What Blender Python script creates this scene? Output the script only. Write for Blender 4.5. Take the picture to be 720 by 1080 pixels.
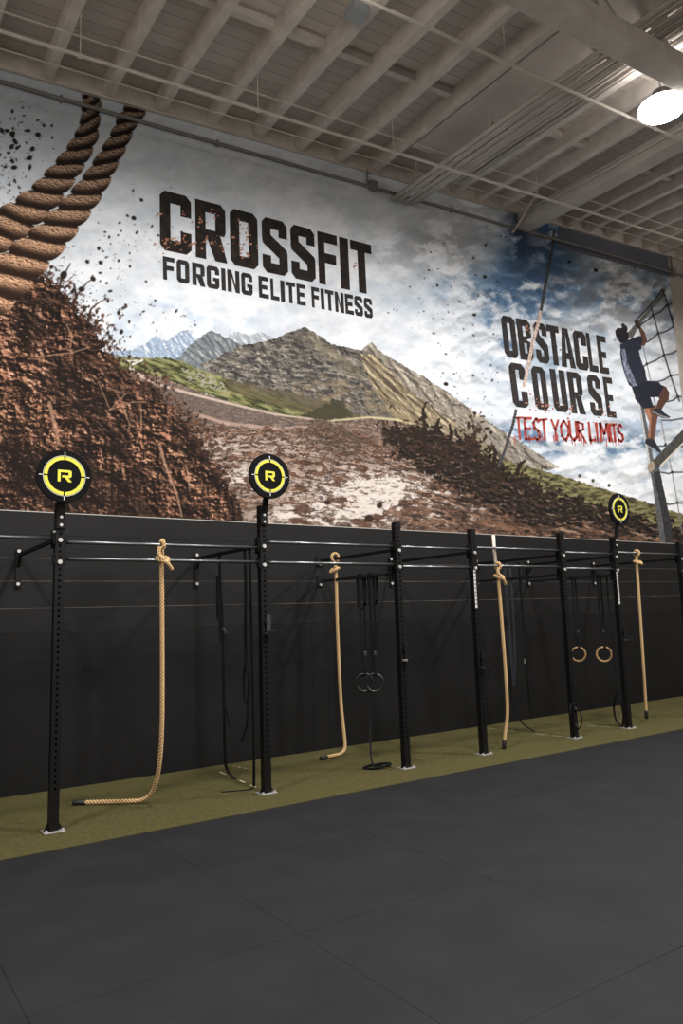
import bpy, math, random
import numpy as np
from mathutils import Vector, Matrix

# ------------------------------------------------------------------ clear
for o in list(bpy.data.objects): bpy.data.objects.remove(o, do_unlink=True)
scn = bpy.context.scene
COL = scn.collection
rnd = random.Random(7)

# ------------------------------------------------------------------ camera
F_PX = 784.21
YAW, PITCH, ROLL = 0.598936, 0.141109, -0.032248
CAM = np.array([0.0, 0.0, 1.683])
def cam_axes():
    f = np.array([math.sin(YAW)*math.cos(PITCH), math.cos(YAW)*math.cos(PITCH), math.sin(PITCH)])
    rt = np.array([math.cos(YAW), -math.sin(YAW), 0.0]); up = np.cross(rt, f)
    c, s = math.cos(ROLL), math.sin(ROLL)
    return c*rt + s*up, -s*rt + c*up, f
RT, UP, FW = cam_axes()
cd = bpy.data.cameras.new('camera'); cam = bpy.data.objects.new('camera', cd); COL.objects.link(cam)
cd.sensor_fit = 'HORIZONTAL'; cd.sensor_width = 36.0; cd.lens = F_PX/720*36
cd.clip_start = 0.05; cd.clip_end = 200
cam.matrix_world = Matrix(((RT[0], UP[0], -FW[0], CAM[0]), (RT[1], UP[1], -FW[1], CAM[1]), (RT[2], UP[2], -FW[2], CAM[2]), (0, 0, 0, 1)))
scn.camera = cam

# ------------------------------------------------------------------ world, exposure
LAMP_POWER = 320.0
CEILING_FILL = 0.032  # share of lamp power for the added ceiling fill
world = bpy.data.worlds.new('world'); scn.world = world; world.use_nodes = True
bg = world.node_tree.nodes['Background']; bg.inputs[0].default_value = (1.0, 0.93, 0.86, 1); bg.inputs[1].default_value = 0.05
scn.view_settings.view_transform = 'Standard'; scn.view_settings.look = 'None'
scn.view_settings.gamma = 1.0; scn.view_settings.use_curve_mapping = False
scn.view_settings.exposure = 0.0

# ------------------------------------------------------------------ room numbers (metres)
WALL = 8.395        # y of the long wall
RACK = 6.736        # y of the rack posts
TURF_Y = 6.20       # front edge of the turf
WAIN = 2.915        # top of the black boards
def roof(x, y=WALL): return 7.842 + .0885*x - .04*(WALL - y)     # underside of the joists
POST_X = [1.60, 3.60, 5.356, 6.552, 8.222, 9.387, 11.06]

def on_wall(px, py, Y=WALL):      # a point of the wall print, measured on the photograph
    d = RT*(px-360)/F_PX - UP*(py-540)/F_PX + FW
    t = (Y-CAM[1])/d[1]
    return CAM + d*t

# ------------------------------------------------------------------ materials
def lin(c):
    out = []
    for v in c[:3]:
        v = v/255.0
        out.append(v/12.92 if v <= .04045 else ((v+.055)/1.055)**2.4)
    return tuple(out) + (1.0,)
def mat(name, rgb, rough=.6, metal=0.0, noise=0.0, scale=8.0, bump=0.0, bscale=60.0, spec=.5, emit=None, estr=0.0, rgb2=None, stretch=(1,1,1)):
    m = bpy.data.materials.new(name); m.use_nodes = True
    nt = m.node_tree; b = nt.nodes['Principled BSDF']
    b.inputs['Roughness'].default_value = rough; b.inputs['Metallic'].default_value = metal
    b.inputs['Specular IOR Level'].default_value = spec
    b.inputs['Base Color'].default_value = lin(rgb)
    tc = nt.nodes.new('ShaderNodeTexCoord'); mp = nt.nodes.new('ShaderNodeMapping'); mp.inputs['Scale'].default_value = stretch
    nt.links.new(tc.outputs['Object'], mp.inputs['Vector'])
    if noise > 0 or rgb2:
        n = nt.nodes.new('ShaderNodeTexNoise'); n.inputs['Scale'].default_value = scale; n.inputs['Detail'].default_value = 6
        nt.links.new(mp.outputs[0], n.inputs['Vector'])
        r = nt.nodes.new('ShaderNodeValToRGB'); r.color_ramp.elements[0].position = .35; r.color_ramp.elements[1].position = .68
        a = lin(rgb); c2 = lin(rgb2) if rgb2 else tuple(min(1, x*(1+noise)) for x in a[:3])+(1,)
        a1 = a if rgb2 else tuple(x*(1-noise) for x in a[:3])+(1,)
        r.color_ramp.elements[0].color = a1; r.color_ramp.elements[1].color = c2
        nt.links.new(n.outputs['Fac'], r.inputs[0]); nt.links.new(r.outputs[0], b.inputs['Base Color'])
    if bump > 0:
        n2 = nt.nodes.new('ShaderNodeTexNoise'); n2.inputs['Scale'].default_value = bscale; n2.inputs['Detail'].default_value = 4
        nt.links.new(mp.outputs[0], n2.inputs['Vector'])
        bp = nt.nodes.new('ShaderNodeBump'); bp.inputs['Strength'].default_value = bump; bp.inputs['Distance'].default_value = .01
        nt.links.new(n2.outputs['Fac'], bp.inputs['Height']); nt.links.new(bp.outputs[0], b.inputs['Normal'])
    if emit:
        b.inputs['Emission Color'].default_value = lin(emit); b.inputs['Emission Strength'].default_value = estr
    return m
M = {}
M['floor'] = mat('rubber_mat', (29,29,31), .68, noise=.14, scale=2.2, bump=.25, bscale=240, spec=.14)
M['seam'] = mat('dark_gap', (15,15,15), .9)
M['turf'] = mat('olive_turf', (74,70,42), .95, rgb2=(90,85,53), scale=26, bump=1.0, bscale=420, spec=.1)
M['chalk'] = mat('worn_white_line', (150,146,120), .9, noise=.4, scale=14)
M['black_wall'] = mat('black_painted_wall', (17,17,18), .6, noise=.22, scale=1.6, bump=.12, bscale=30, spec=.2)
M['black_board'] = mat('black_painted_boards', (21,21,22), .55, noise=.2, scale=2.5, bump=.1, bscale=30, spec=.22, stretch=(.3,1,1))
M['block'] = mat('grey_block_wall', (176,168,158), .9, noise=.12, scale=3, bump=.5, bscale=12)
M['plain'] = mat('room_wall_paint', (150,146,140), .9)
M['joist'] = mat('white_painted_timber', (204,196,188), .75, noise=.1, scale=5, bump=.08, bscale=18, spec=.3)
M['duct'] = mat('white_painted_panel', (192,184,177), .85, noise=.08, scale=2, spec=.15)
M['pipe'] = mat('white_painted_pipe', (206,199,191), .6, spec=.2)
M['cond'] = mat('grey_conduit', (120,116,112), .5, noise=.1)
M['galv'] = mat('grey_metal_box', (150,155,158), .5, metal=.2)
M['steel'] = mat('black_powder_coat', (10,10,11), .45, noise=.15, scale=30, spec=.3)
M['hole'] = mat('hole_black', (3,3,3), 1.0, spec=0.0)
M['bar'] = mat('bare_steel_bar', (110,112,115), .32, metal=.9)
M['barblk'] = mat('worn_black_bar', (34,34,36), .36, metal=.4)
M['bolt'] = mat('zinc_bolt', (215,215,212), .35, metal=.55)
M['worn'] = mat('worn_steel_plate', (165,163,160), .4, metal=.5, noise=.35, scale=60)
M['rope'] = mat('manila_rope', (190,156,112), .85, rgb2=(220,188,142), scale=90, bump=.6, bscale=160, spec=.15)
M['groove_shade'] = mat('rope_groove_shade', (74,50,30), .9, spec=.05)  # dark brown that paints the shade between the rope strands
M['ropecap'] = mat('black_rubber_cap', (14,14,15), .55)
M['tape'] = mat('pale_rope_tape', (214,200,186), .8, noise=.15, scale=60)
M['target'] = mat('black_target_disc', (14,14,15), .75, noise=.08, scale=20, spec=.08)
M['yellow'] = mat('yellow_paint', (206,200,62), .5)
M['white'] = mat('white_paint', (225,225,220), .5)
M['wood'] = mat('wooden_ring', (150,118,80), .5, noise=.15, scale=30)
M['blackring'] = mat('black_plastic_ring', (26,26,28), .3)
M['strap'] = mat('black_nylon_strap', (11,11,12), .8, spec=.2)
M['blueband'] = mat('dark_blue_band', (20,26,38), .7)
M['buckle'] = mat('steel_buckle', (90,90,92), .35, metal=.8)
M['label'] = mat('white_height_label', (206,206,204), .5)
M['ink'] = mat('label_ink', (38,38,40), .6)
M['print_black'] = mat('printed_black', (33,30,29), .85, rgb2=(52,46,42), scale=9, spec=.1)
M['print_black2'] = mat('printed_worn_black', (40,38,38), .85, rgb2=(62,58,57), scale=14, spec=.1)
M['print_red'] = mat('printed_red', (146,52,46), .85, rgb2=(176,84,74), scale=16, spec=.1)
M['lamp_body'] = mat('lamp_housing', (60,60,62), .5, metal=.5)
M['lamp_glow'] = mat('lamp_lens', (255,255,255), .5, emit=(255,250,242), estr=22)
M['print_edge'] = mat('print_hem', (190,188,182), .8)

# deck boards: planks running along x
def deck_material():
    m = bpy.data.materials.new('white_deck_boards'); m.use_nodes = True; nt = m.node_tree; b = nt.nodes['Principled BSDF']
    b.inputs['Roughness'].default_value = .8; b.inputs['Specular IOR Level'].default_value = .2
    tc = nt.nodes.new('ShaderNodeTexCoord'); sx = nt.nodes.new('ShaderNodeSeparateXYZ'); nt.links.new(tc.outputs['Object'], sx.inputs[0])
    def math_(op, a, v=None):
        n = nt.nodes.new('ShaderNodeMath'); n.operation = op
        if hasattr(a, 'links'): nt.links.new(a, n.inputs[0])
        if v is not None: n.inputs[1].default_value = v
        return n.outputs[0]
    q = math_('DIVIDE', sx.outputs['Y'], .17); fr = math_('FRACT', q); fl = math_('FLOOR', q)
    lt = math_('LESS_THAN', fr, .05)
    wn = nt.nodes.new('ShaderNodeTexWhiteNoise'); wn.noise_dimensions = '1D'; nt.links.new(fl, wn.inputs['W'])
    r = nt.nodes.new('ShaderNodeValToRGB'); r.color_ramp.elements[0].color = lin((188,179,171)); r.color_ramp.elements[1].color = lin((204,195,186))
    nt.links.new(wn.outputs['Value'], r.inputs[0])
    mx = nt.nodes.new('ShaderNodeMix'); mx.data_type = 'RGBA'; nt.links.new(lt, mx.inputs[0]); nt.links.new(r.outputs[0], mx.inputs[6]); mx.inputs[7].default_value = lin((140,130,122))
    nt.links.new(mx.outputs[2], b.inputs['Base Color'])
    return m
M['deck'] = deck_material()

def print_material():
    m = bpy.data.materials.new('printed_mural'); m.use_nodes = True; nt = m.node_tree; b = nt.nodes['Principled BSDF']
    b.inputs['Roughness'].default_value = .85; b.inputs['Specular IOR Level'].default_value = .1
    a = nt.nodes.new('ShaderNodeVertexColor'); a.layer_name = 'print'
    nt.links.new(a.outputs['Color'], b.inputs['Base Color'])
    return m
M['print'] = print_material()

# ------------------------------------------------------------------ mesh helpers
class MB:
    def __init__(s): s.v = []; s.f = []
    def add(s, vs, fs):
        o = len(s.v); s.v += [tuple(map(float, p)) for p in vs]; s.f += [tuple(i+o for i in f) for f in fs]; return s
    def box(s, x0, x1, y0, y1, z0, z1):
        return s.add([(x0,y0,z0),(x1,y0,z0),(x1,y1,z0),(x0,y1,z0),(x0,y0,z1),(x1,y0,z1),(x1,y1,z1),(x0,y1,z1)],
                     [(0,3,2,1),(4,5,6,7),(0,1,5,4),(1,2,6,5),(2,3,7,6),(3,0,4,7)])
    def cbox(s, c, sx, sy, sz): return s.box(c[0]-sx/2,c[0]+sx/2,c[1]-sy/2,c[1]+sy/2,c[2]-sz/2,c[2]+sz/2)
    def beam(s, p0, p1, w, h, up=(0,0,1)):
        p0 = Vector(p0); p1 = Vector(p1); d = (p1-p0).normalized(); u = Vector(up)
        if abs(d.dot(u)) > .98: u = Vector((0,1,0))
        r = d.cross(u).normalized(); u = r.cross(d).normalized()
        vs = []
        for p in (p0, p1):
            for a, b in ((-1,-1),(1,-1),(1,1),(-1,1)): vs.append(p + r*(a*w/2) + u*(b*h/2))
        return s.add(vs, [(3,2,1,0),(4,5,6,7),(0,1,5,4),(1,2,6,5),(2,3,7,6),(3,0,4,7)])
    def tube(s, path, r, n=10, cap=True, flat=1.0, closed=False):
        P = [Vector(p) for p in path]; N = len(P); vs = []; fs = []
        prev = None
        for i in range(N):
            if closed: d = (P[(i+1) % N]-P[i-1]).normalized()
            else: d = (P[min(i+1,N-1)]-P[max(i-1,0)]).normalized()
            if prev is None:
                u = Vector((0,0,1)) if abs(d.z) < .9 else Vector((0,1,0))
                u = (u-d*u.dot(d)).normalized()
            else:
                u = (prev-d*prev.dot(d)).normalized()
            prev = u; w = d.cross(u); rr = r[i] if hasattr(r, '__len__') else r
            for k in range(n):
                a = 2*math.pi*k/n; vs.append(P[i] + u*(math.cos(a)*rr*flat) + w*(math.sin(a)*rr))
        M_ = N if closed else N-1
        for i in range(M_):
            j = (i+1) % N
            for k in range(n):
                k2 = (k+1) % n; fs.append((i*n+k, i*n+k2, j*n+k2, j*n+k))
        if cap and not closed:
            fs.append(tuple(range(n-1,-1,-1))); fs.append(tuple((N-1)*n+k for k in range(n)))
        return s.add(vs, fs)
    def cyl(s, p0, p1, r, n=16): return s.tube([p0, p1], r, n)
    def ribbon(s, path, width, thick, side):       # a flat strap; side = direction of its width
        P = [Vector(p) for p in path]; S = Vector(side).normalized(); vs = []; fs = []
        for i, p in enumerate(P):
            d = (P[min(i+1,len(P)-1)]-P[max(i-1,0)]).normalized(); nrm = d.cross(S)
            nrm = nrm.normalized() if nrm.length > 1e-5 else Vector((1,0,0))
            for a, b in ((-1,-1),(1,-1),(1,1),(-1,1)): vs.append(p + S*(a*width/2) + nrm*(b*thick/2))
        for i in range(len(P)-1):
            for k in range(4): fs.append((i*4+k, i*4+(k+1)%4, i*4+4+(k+1)%4, i*4+4+k))
        n = (len(P)-1)*4; fs += [(3,2,1,0),(n,n+1,n+2,n+3)]
        return s.add(vs, fs)
    def disc(s, c, r0, r1, y0, y1, n=64, a0=0, a1=360):     # ring in the xz plane between y0 (front) and y1
        full = abs(a1-a0) >= 359.9; N = n if full else n+1; vs = []; fs = []
        for k in range(N):
            a = math.radians(a0+(a1-a0)*k/n); ca, sa = math.cos(a), math.sin(a)
            for r, y in ((r0,y0),(r1,y0),(r1,y1),(r0,y1)): vs.append((c[0]+ca*r, y, c[2]+sa*r))
        for k in range(n):
            j = (k+1) % N
            for q in range(4): fs.append((k*4+q, k*4+(q+1)%4, j*4+(q+1)%4, j*4+q))
        return s.add(vs, fs)
    def prism(s, poly, y0, y1):                 # polygon in xz, extruded along y
        n = len(poly); vs = [(x,y0,z) for x,z in poly]+[(x,y1,z) for x,z in poly]
        fs = [tuple(range(n)), tuple(range(2*n-1,n-1,-1))]+[(i,(i+1)%n+0,(i+1)%n+n,i+n) for i in range(n)]
        return s.add(vs, fs)
    def build(s, name, m, parent=None, smooth=False, bevel=0.0, fix=True, extra=None):
        n0 = len(s.f)
        if extra: s.add(extra[0].v, extra[0].f)
        me = bpy.data.meshes.new(name); me.from_pydata(s.v, [], s.f)
        if fix:
            import bmesh
            b = bmesh.new(); b.from_mesh(me); bmesh.ops.recalc_face_normals(b, faces=b.faces)
            b.to_mesh(me); b.free()
        me.materials.append(m)
        if extra:
            me.materials.append(extra[1]); me.polygons.foreach_set('material_index', [0]*n0+[1]*(len(me.polygons)-n0))
        if smooth:
            me.polygons.foreach_set('use_smooth', [True]*len(me.polygons))
        o = bpy.data.objects.new(name, me); COL.objects.link(o)
        if parent is not None:
            o.parent = parent
            off = Vector((0, 0, 0)); q = parent
            while q is not None: off += q.location; q = q.parent
            me.transform(Matrix.Translation(-off))
        if bevel > 0:
            md = o.modifiers.new('bevel', 'BEVEL'); md.width = bevel; md.segments = 2; md.limit_method = 'ANGLE'
        return o
def tag(o, label, cat, group=None):
    o['label'] = label; o['category'] = cat
    if group: o['group'] = group
    return o
def thing(name, loc, label, cat, group=None):
    o = bpy.data.objects.new(name, None); o.empty_display_size = .1; COL.objects.link(o); o.location = loc
    return tag(o, label, cat, group)
def structure(o): o['kind'] = 'structure'; return o

# ================================================================== THE ROOM
X0, X1, Y0 = -2.6, 17.0, -5.0
# rubber mats: seams every 1.39 m along x
b = MB().box(X0, X1, Y0, WALL+.2, -.08, -.012)
structure(b.build('floor', M['seam']))
b = MB()
xs = [.79+1.388*k for k in range(-3, 13)]
ys = [TURF_Y, 5.06, 3.72, 2.385, 1.05, -.3, -1.7, -3.1, -4.5]
rr = random.Random(3)
for i in range(len(xs)-1):
    for j in range(len(ys)-1):
        g = .0010; dz = [rr.uniform(-.0012, .0010) for _ in range(4)]
        x0, x1, y1, y0 = xs[i]+g, xs[i+1]-g, ys[j]-(.004 if j == 3 and i > 4 else g), ys[j+1]+g
        top = [(x0,y0,dz[0]),(x1,y0,dz[1]),(x1,y1,dz[2]),(x0,y1,dz[3])]
        b.add([(p[0],p[1],-.012) for p in top]+top, [(0,3,2,1),(4,5,6,7),(0,1,5,4),(1,2,6,5),(2,3,7,6),(3,0,4,7)])
fm = b.build('floor_mats', M['floor'], bevel=.0008); structure(fm)
# turf
turf = thing('turf_strip', (6, 7.3, 0), 'long olive green turf strip along the foot of the black wall', 'turf')
MB().box(X0, X1, TURF_Y, WALL-.012, -.012, .004).build('turf', M['turf'], turf)
b_lines = [((8.05,8.22),(8.22,6.82)), ((9.10,8.06),(9.30,6.9)), ((10.30,8.05),(10.43,7.5)), ((3.72,8.36),(3.64,6.95)), ((3.97,8.25),(4.05,7.75)), ((5.5,7.1),(5.75,7.02))]
for (ax, ay), (bx, by) in b_lines:
    n = 5
    for k in range(n):
        if rnd.random() < .2: continue
        t0, t1 = k/n+rnd.uniform(0,.05), (k+1)/n-rnd.uniform(.02,.09); w = rnd.uniform(.006,.014)
        p0 = (ax+(bx-ax)*t0, ay+(by-ay)*t0); p1 = (ax+(bx-ax)*t1, ay+(by-ay)*t1)
        q = MB(); q.add([(p0[0]-w,p0[1],.0052),(p0[0]+w,p0[1],.0052),(p1[0]+w,p1[1],.0052),(p1[0]-w,p1[1],.0052)], [(0,1,2,3)])
        q.build('line_marking', M['chalk'], turf)

# walls
structure(MB().box(X0-.2, X1+.2, WALL+.012, WALL+.25, -.08, 9.9).build('wall_back', M['block']))
structure(MB().box(X0-.2, X0, Y0, WALL+.012, -.08, 9.9).build('wall_left', M['plain']))
structure(MB().box(X1, X1+.2, Y0, WALL+.012, -.08, 9.9).build('wall_right', M['plain']))
structure(MB().box(X0-.2, X1+.2, Y0-.2, Y0, -.08, 9.9).build('wall_front', M['plain']))
# black wainscot: smooth panel below, boards above (each board lips out a little below its seam)
structure(MB().box(X0, X1, WALL-.012, WALL+.012, 0, 1.625).build('trim_1', M['black_wall']))
b = MB(); zb = [1.632, 1.888, 2.172, 2.418, 2.664, WAIN]; off = [.016, .012, .0085, .006, .004]
for k in range(5):
    b.box(X0, X1, WALL-off[k], WALL+.012, zb[k]+(.003 if k else 0), zb[k+1]-.001)
structure(b.build('trim_2', M['black_board']))
b = MB()
for k in range(1, 4):                              # pale upper lips of the boards: dust plus a painted edge highlight
    b.box(X0, X1, WALL-off[k-1]-.001, WALL-off[k]+.002, zb[k]-.003, zb[k]+.002)
structure(b.build('trim_3', mat('dusty_highlit_lip', (104,98,90), .9, rgb2=(44,43,41), scale=3)))

# ceiling deck and ledger
def slab(name, z_off, y0, y1, thick, m, x0=X0, x1=X1):
    q = MB(); c = [(x0,y0),(x1,y0),(x1,y1),(x0,y1)]
    q.add([(x,y,roof(x,y)+z_off) for x,y in c]+[(x,y,roof(x,y)+z_off+thick) for x,y in c],
          [(0,3,2,1),(4,5,6,7),(0,1,5,4),(1,2,6,5),(2,3,7,6),(3,0,4,7)])
    return q.build(name, m)
JD = .26
structure(slab('ceiling', JD, Y0, WALL+.25, .1, M['deck']))
structure(slab('trim_4', .0, WALL-.05, WALL+.012, JD, M['joist']))

def sloped_bar(q, x, y0, y1, w, zlo, zhi, x_lean=0):        # runs along y under the sloping roof
    x0, x1 = x-w/2, x+w/2
    q.add([(x0,y0,roof(x,y0)+zlo),(x1,y0,roof(x,y0)+zlo),(x1,y1,roof(x,y1)+zlo),(x0,y1,roof(x,y1)+zlo),
           (x0,y0,roof(x,y0)+zhi),(x1,y0,roof(x,y0)+zhi),(x1,y1,roof(x,y1)+zhi),(x0,y1,roof(x,y1)+zhi)],
          [(0,3,2,1),(4,5,6,7),(0,1,5,4),(1,2,6,5),(2,3,7,6),(3,0,4,7)])
    return q
jx = [-1.66,-.98,-.3,.38,1.06,1.74,2.44,3.10,3.80,4.48,5.16,5.85,6.50] + [8.14,8.72,9.30,10.42,11.03,11.64,12.24,12.86,13.48,14.08,14.70,15.32,15.94]
for x in jx:
    q = MB(); sloped_bar(q, x, Y0, WALL-.05, .115, .02, JD+.01)
    structure(q.build('ceiling_joist', M['joist'], bevel=.008))
# solid blocking between joists (rows along x)
for yb in (6.55, 5.0, 3.4):
    for a, c in zip(jx[:-1], jx[1:]):
        if c-a > .9: continue
        q = MB(); xa, xb = a+.043, c-.043
        vs = []
        for z in (JD-.09, JD+.005):
            for x, y in ((xa,yb-.045),(xb,yb-.045),(xb,yb+.045),(xa,yb+.045)): vs.append((x,y,roof(x,y)+z))
        q.add(vs, [(0,3,2,1),(4,5,6,7),(0,1,5,4),(1,2,6,5),(2,3,7,6),(3,0,4,7)])
        structure(q.build('ceiling_blocking', M['joist']))
# wide flat panel, then the conduit bundle beside it
q = MB(); sloped_bar(q, 6.96, 1.5, 7.55, .74, -.01, JD); tag(q.build('ceiling_panel', M['duct'], bevel=.01), 'wide flat white painted ceiling panel beside the bundle of conduits', 'panel')
bundle = thing('conduit_bundle', (7.0, 6, roof(7, 6)), 'bundle of parallel white painted conduits crossing the ceiling to the mural', 'conduit')
for k, (x, dz, r) in enumerate([(6.84,-.36,.03),(6.91,-.38,.02),(6.97,-.36,.03),(7.04,-.39,.018),(7.10,-.36,.03),(7.17,-.38,.02),(7.23,-.36,.026),(7.30,-.35,.018)]):
    MB().tube([(x, 1.5, roof(x,1.5)+dz), (x, 5, roof(x,5)+dz), (x, WALL-.06-.03*(k % 3), roof(x,WALL)+dz)], r, 10).build('conduit', M['duct'], bundle, smooth=True)
for k, (x, dz, r) in enumerate([(7.46,-.10,.022),(7.55,-.08,.03),(7.65,-.10,.022),(7.74,-.08,.03),(7.84,-.10,.018),(7.92,-.08,.026)]):
    MB().tube([(x, 1.5, roof(x,1.5)+dz), (x, 5, roof(x,5)+dz), (x, 7.9, roof(x,7.9)+dz)], r, 10).build('conduit', M['duct'], bundle, smooth=True)
for y in (3.0, 4.6, 6.2, 7.7):
    MB().cbox((7.07, y, roof(7.07,y)-.325), .56, .035, .02).beam((6.80,y,roof(6.8,y)-.33),(6.80,y,roof(6.8,y)+.2),.012,.012).beam((7.34,y,roof(7.34,y)-.33),(7.34,y,roof(7.34,y)+.2),.012,.012).build('hanger_channel', M['duct'], bundle)
# square box beam reaching the mural further along
bb = thing('box_beam', (9.85, 6, roof(9.85,6)), 'pale box beam meeting the wall above the dark strip of the mural', 'beam')
q = MB(); sloped_bar(q, 9.85, 1.5, WALL-.03, .30, -.28, -.02); q.build('beam', M['duct'], bb, bevel=.01)
for x in (9.66, 10.06):
    MB().tube([(x, 1.5, roof(x,1.5)-.12), (x, WALL-.06, roof(x,WALL)-.12)], .022, 8).build('conduit', M['pipe'], bb, smooth=True)
q = MB(); q.beam((9.55, WALL-.03, roof(9.5)-.38), (9.55, WALL-.62, roof(9.5)+.05), .03, .03); q.build('brace', M['duct'], bb)
# sprinkler pipes along x, slung under the joists
def run_pipe(name, y, drop, r, label, hang=True, x0=X0+.05, x1=X1-.05, m='pipe'):
    t = thing(name, (5, y, roof(5,y)-drop), label, 'pipe')
    n = 12; MB().tube([(x0+(x1-x0)*k/n, y, roof(x0+(x1-x0)*k/n, y)-drop) for k in range(n+1)], r, 10).build('pipe', M[m], t, smooth=True)
    if hang:
        for x in jx[2::3]:
            MB().cyl((x+.06, y, roof(x,y)-drop), (x+.06, y, roof(x,y)+.03), .006, 6).disc((x+.06, y, roof(x,y)-drop), r, r+.008, y-.012, y+.012, 16).build('hanger', M[m], t)
    return t
run_pipe('sprinkler_pipe', 7.14, .45, .019, 'white sprinkler pipe under the joists, the one nearer the mural')
run_pipe('sprinkler_pipe', 5.11, .45, .019, 'white sprinkler pipe under the joists, the one passing behind the lit lamp')
run_pipe('ceiling_wire', 7.98, .03, .007, 'thin white wire along the joists between pipe and mural', hang=False)
run_pipe('ceiling_wire', 7.40, .03, .008, 'thin white wire along the joists just above the sprinkler pipe', hang=False)
# steel truss further out
tr = thing('roof_truss', (6, 4.2, roof(6,4.2)), 'deep white painted roof truss crossing above the hanging lamp', 'truss')
def along(q, y, w, lo, hi, xa=X0+.02, xb=X1-.02):
    vs = []
    for z in (lo, hi):
        for x, yy in ((xa,y-w/2),(xb,y-w/2),(xb,y+w/2),(xa,y+w/2)): vs.append((x,yy,roof(x,y)+z))
    return q.add(vs, [(0,3,2,1),(4,5,6,7),(0,1,5,4),(1,2,6,5),(2,3,7,6),(3,0,4,7)])
along(MB(), 4.2, .27, -.62, -.40).build('bottom_chord', M['joist'], tr, bevel=.008)
along(MB(), 4.2, .20, -.0, .02).build('top_chord', M['joist'], tr)
x = -2.2
while x < 16.4:
    MB().beam((x, 4.2, roof(x,4.2)-.42), (x+.5, 4.2, roof(x+.5,4.2)+.0), .06, .06).build('web_member', M['joist'], tr)
    MB().beam((x+1.0, 4.2, roof(x+1.0,4.2)-.42), (x+.5, 4.2, roof(x+.5,4.2)+.0), .06, .06).build('web_member', M['joist'], tr)
    x += 1.0
# wall conduit with junction box
wc = thing('wall_conduit', (6, WALL-.03, 8.1), 'grey conduit running the length of the mural below the ceiling', 'conduit')
def wcz(x): return 7.70 + .0735*x
MB().tube([(x, WALL-.035, wcz(x)) for x in np.linspace(X0, X1-.05, 24)], .024, 10).build('conduit', M['cond'], wc, smooth=True)
MB().cbox((6.48, WALL-.05, wcz(6.48)+.02), .14, .09, .14).build('junction_box', M['cond'], wc, bevel=.01)
MB().cyl((6.38, WALL-.04, wcz(6.38)), (6.38, WALL-.04, wcz(6.38)+.28), .014, 8).build('riser', M['cond'], wc)
MB().cbox((14.46, WALL-.05, wcz(14.46)), .14, .09, .16).cyl((14.46, WALL-.04, wcz(14.4)), (14.46, WALL-.04, roof(14.46)), .016, 8).build('corner_riser', M['cond'], wc)
for x in (1.9, 3.9, 8.1, 10.2, 12.3):
    MB().cbox((x, WALL-.03, wcz(x)), .03, .06, .075).build('clip', M['cond'], wc)
# little box on a joist
jb = MB().cbox((4.30, 5.70, roof(4.3,5.7)-.02), .20, .20, .10).box(4.24, 4.36, 5.66, 5.74, roof(4.3,5.7)+.02, roof(4.3,5.7)+.06)
tag(jb.build('ceiling_junction_box', M['galv'], bevel=.008), 'small square grey box fixed under a ceiling joist', 'box')

# ================================================================== LAMPS
def lamp(x, y, drop, label, up=1.0):
    z = roof(x, y)-drop
    t = thing('high_bay_lamp', (x, y, z), label, 'lamp', None)
    q = MB(); prof = [(.06,.22),(.10,.20),(.13,.10),(.22,.06),(.27,.02),(.272,-.01),(.27,-.02)]
    n = 32; vs = []; fs = []
    for r, h in prof:
        for k in range(n): a = 2*math.pi*k/n; vs.append((x+r*math.cos(a), y+r*math.sin(a), z+h))
    for i in range(len(prof)-1):
        for k in range(n): fs.append((i*n+k, i*n+(k+1)%n, (i+1)*n+(k+1)%n, (i+1)*n+k))
    q.add(vs, fs); q.build('housing', M['lamp_body'], t, smooth=True)
    q = MB(); vs = []; fs = []
    lp = [(.27,.012),(.285,-.01),(.28,-.04),(.25,-.07),(.17,-.095),(.08,-.105),(.01,-.107)]
    for r, h in lp:
        for k in range(n): a = 2*math.pi*k/n; vs.append((x+r*math.cos(a), y+r*math.sin(a), z+h))
    for i in range(len(lp)-1):
        for k in range(n): fs.append((i*n+k, i*n+(k+1)%n, (i+1)*n+(k+1)%n, (i+1)*n+k))
    fs.append(tuple((len(lp)-1)*n+k for k in range(n)))
    q.add(vs, fs); q.build('lens', M['lamp_glow'], t, smooth=True)
    MB().cyl((x, y, z+.2), (x, y, roof(x,y)+JD), .012, 8).build('hook_rod', M['lamp_body'], t)
    ld = bpy.data.lights.new('lamp_light', 'AREA'); ld.shape = 'DISK'; ld.size = .5; ld.energy = LAMP_POWER; ld.color = (1.0, .97, .935)
    lo = bpy.data.objects.new('lamp_light', ld); COL.objects.link(lo); lo.location = (0, 0, -.12); lo.parent = t
    lu = bpy.data.lights.new('ceiling_fill', 'AREA'); lu.shape = 'DISK'; lu.size = .5; lu.energy = LAMP_POWER*CEILING_FILL*up; lu.color = (1.0, .955, .91)  # upward fill light added above the housing to brighten the ceiling
    lp_ = bpy.data.objects.new('ceiling_fill', lu); COL.objects.link(lp_); lp_.location = (0, 0, .235); lp_.rotation_euler = (math.pi, 0, 0); lp_.parent = t
    return t
for x in (-1.2, 3.5, 8.12, 12.8):
    for y in (4.61, -.2):
        vis = abs(x-8.12) < .1 and y > 0
        t = lamp(x, y, .62, 'round high bay lamp glowing white below the roof truss' if vis else 'round high bay lamp hanging out of view above the gym floor', 4.5 if x > 10 else .9)  # last value scales the added ceiling fill, stronger at the far right
        if not vis: t['group'] = 'high bay lamps out of view'

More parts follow.
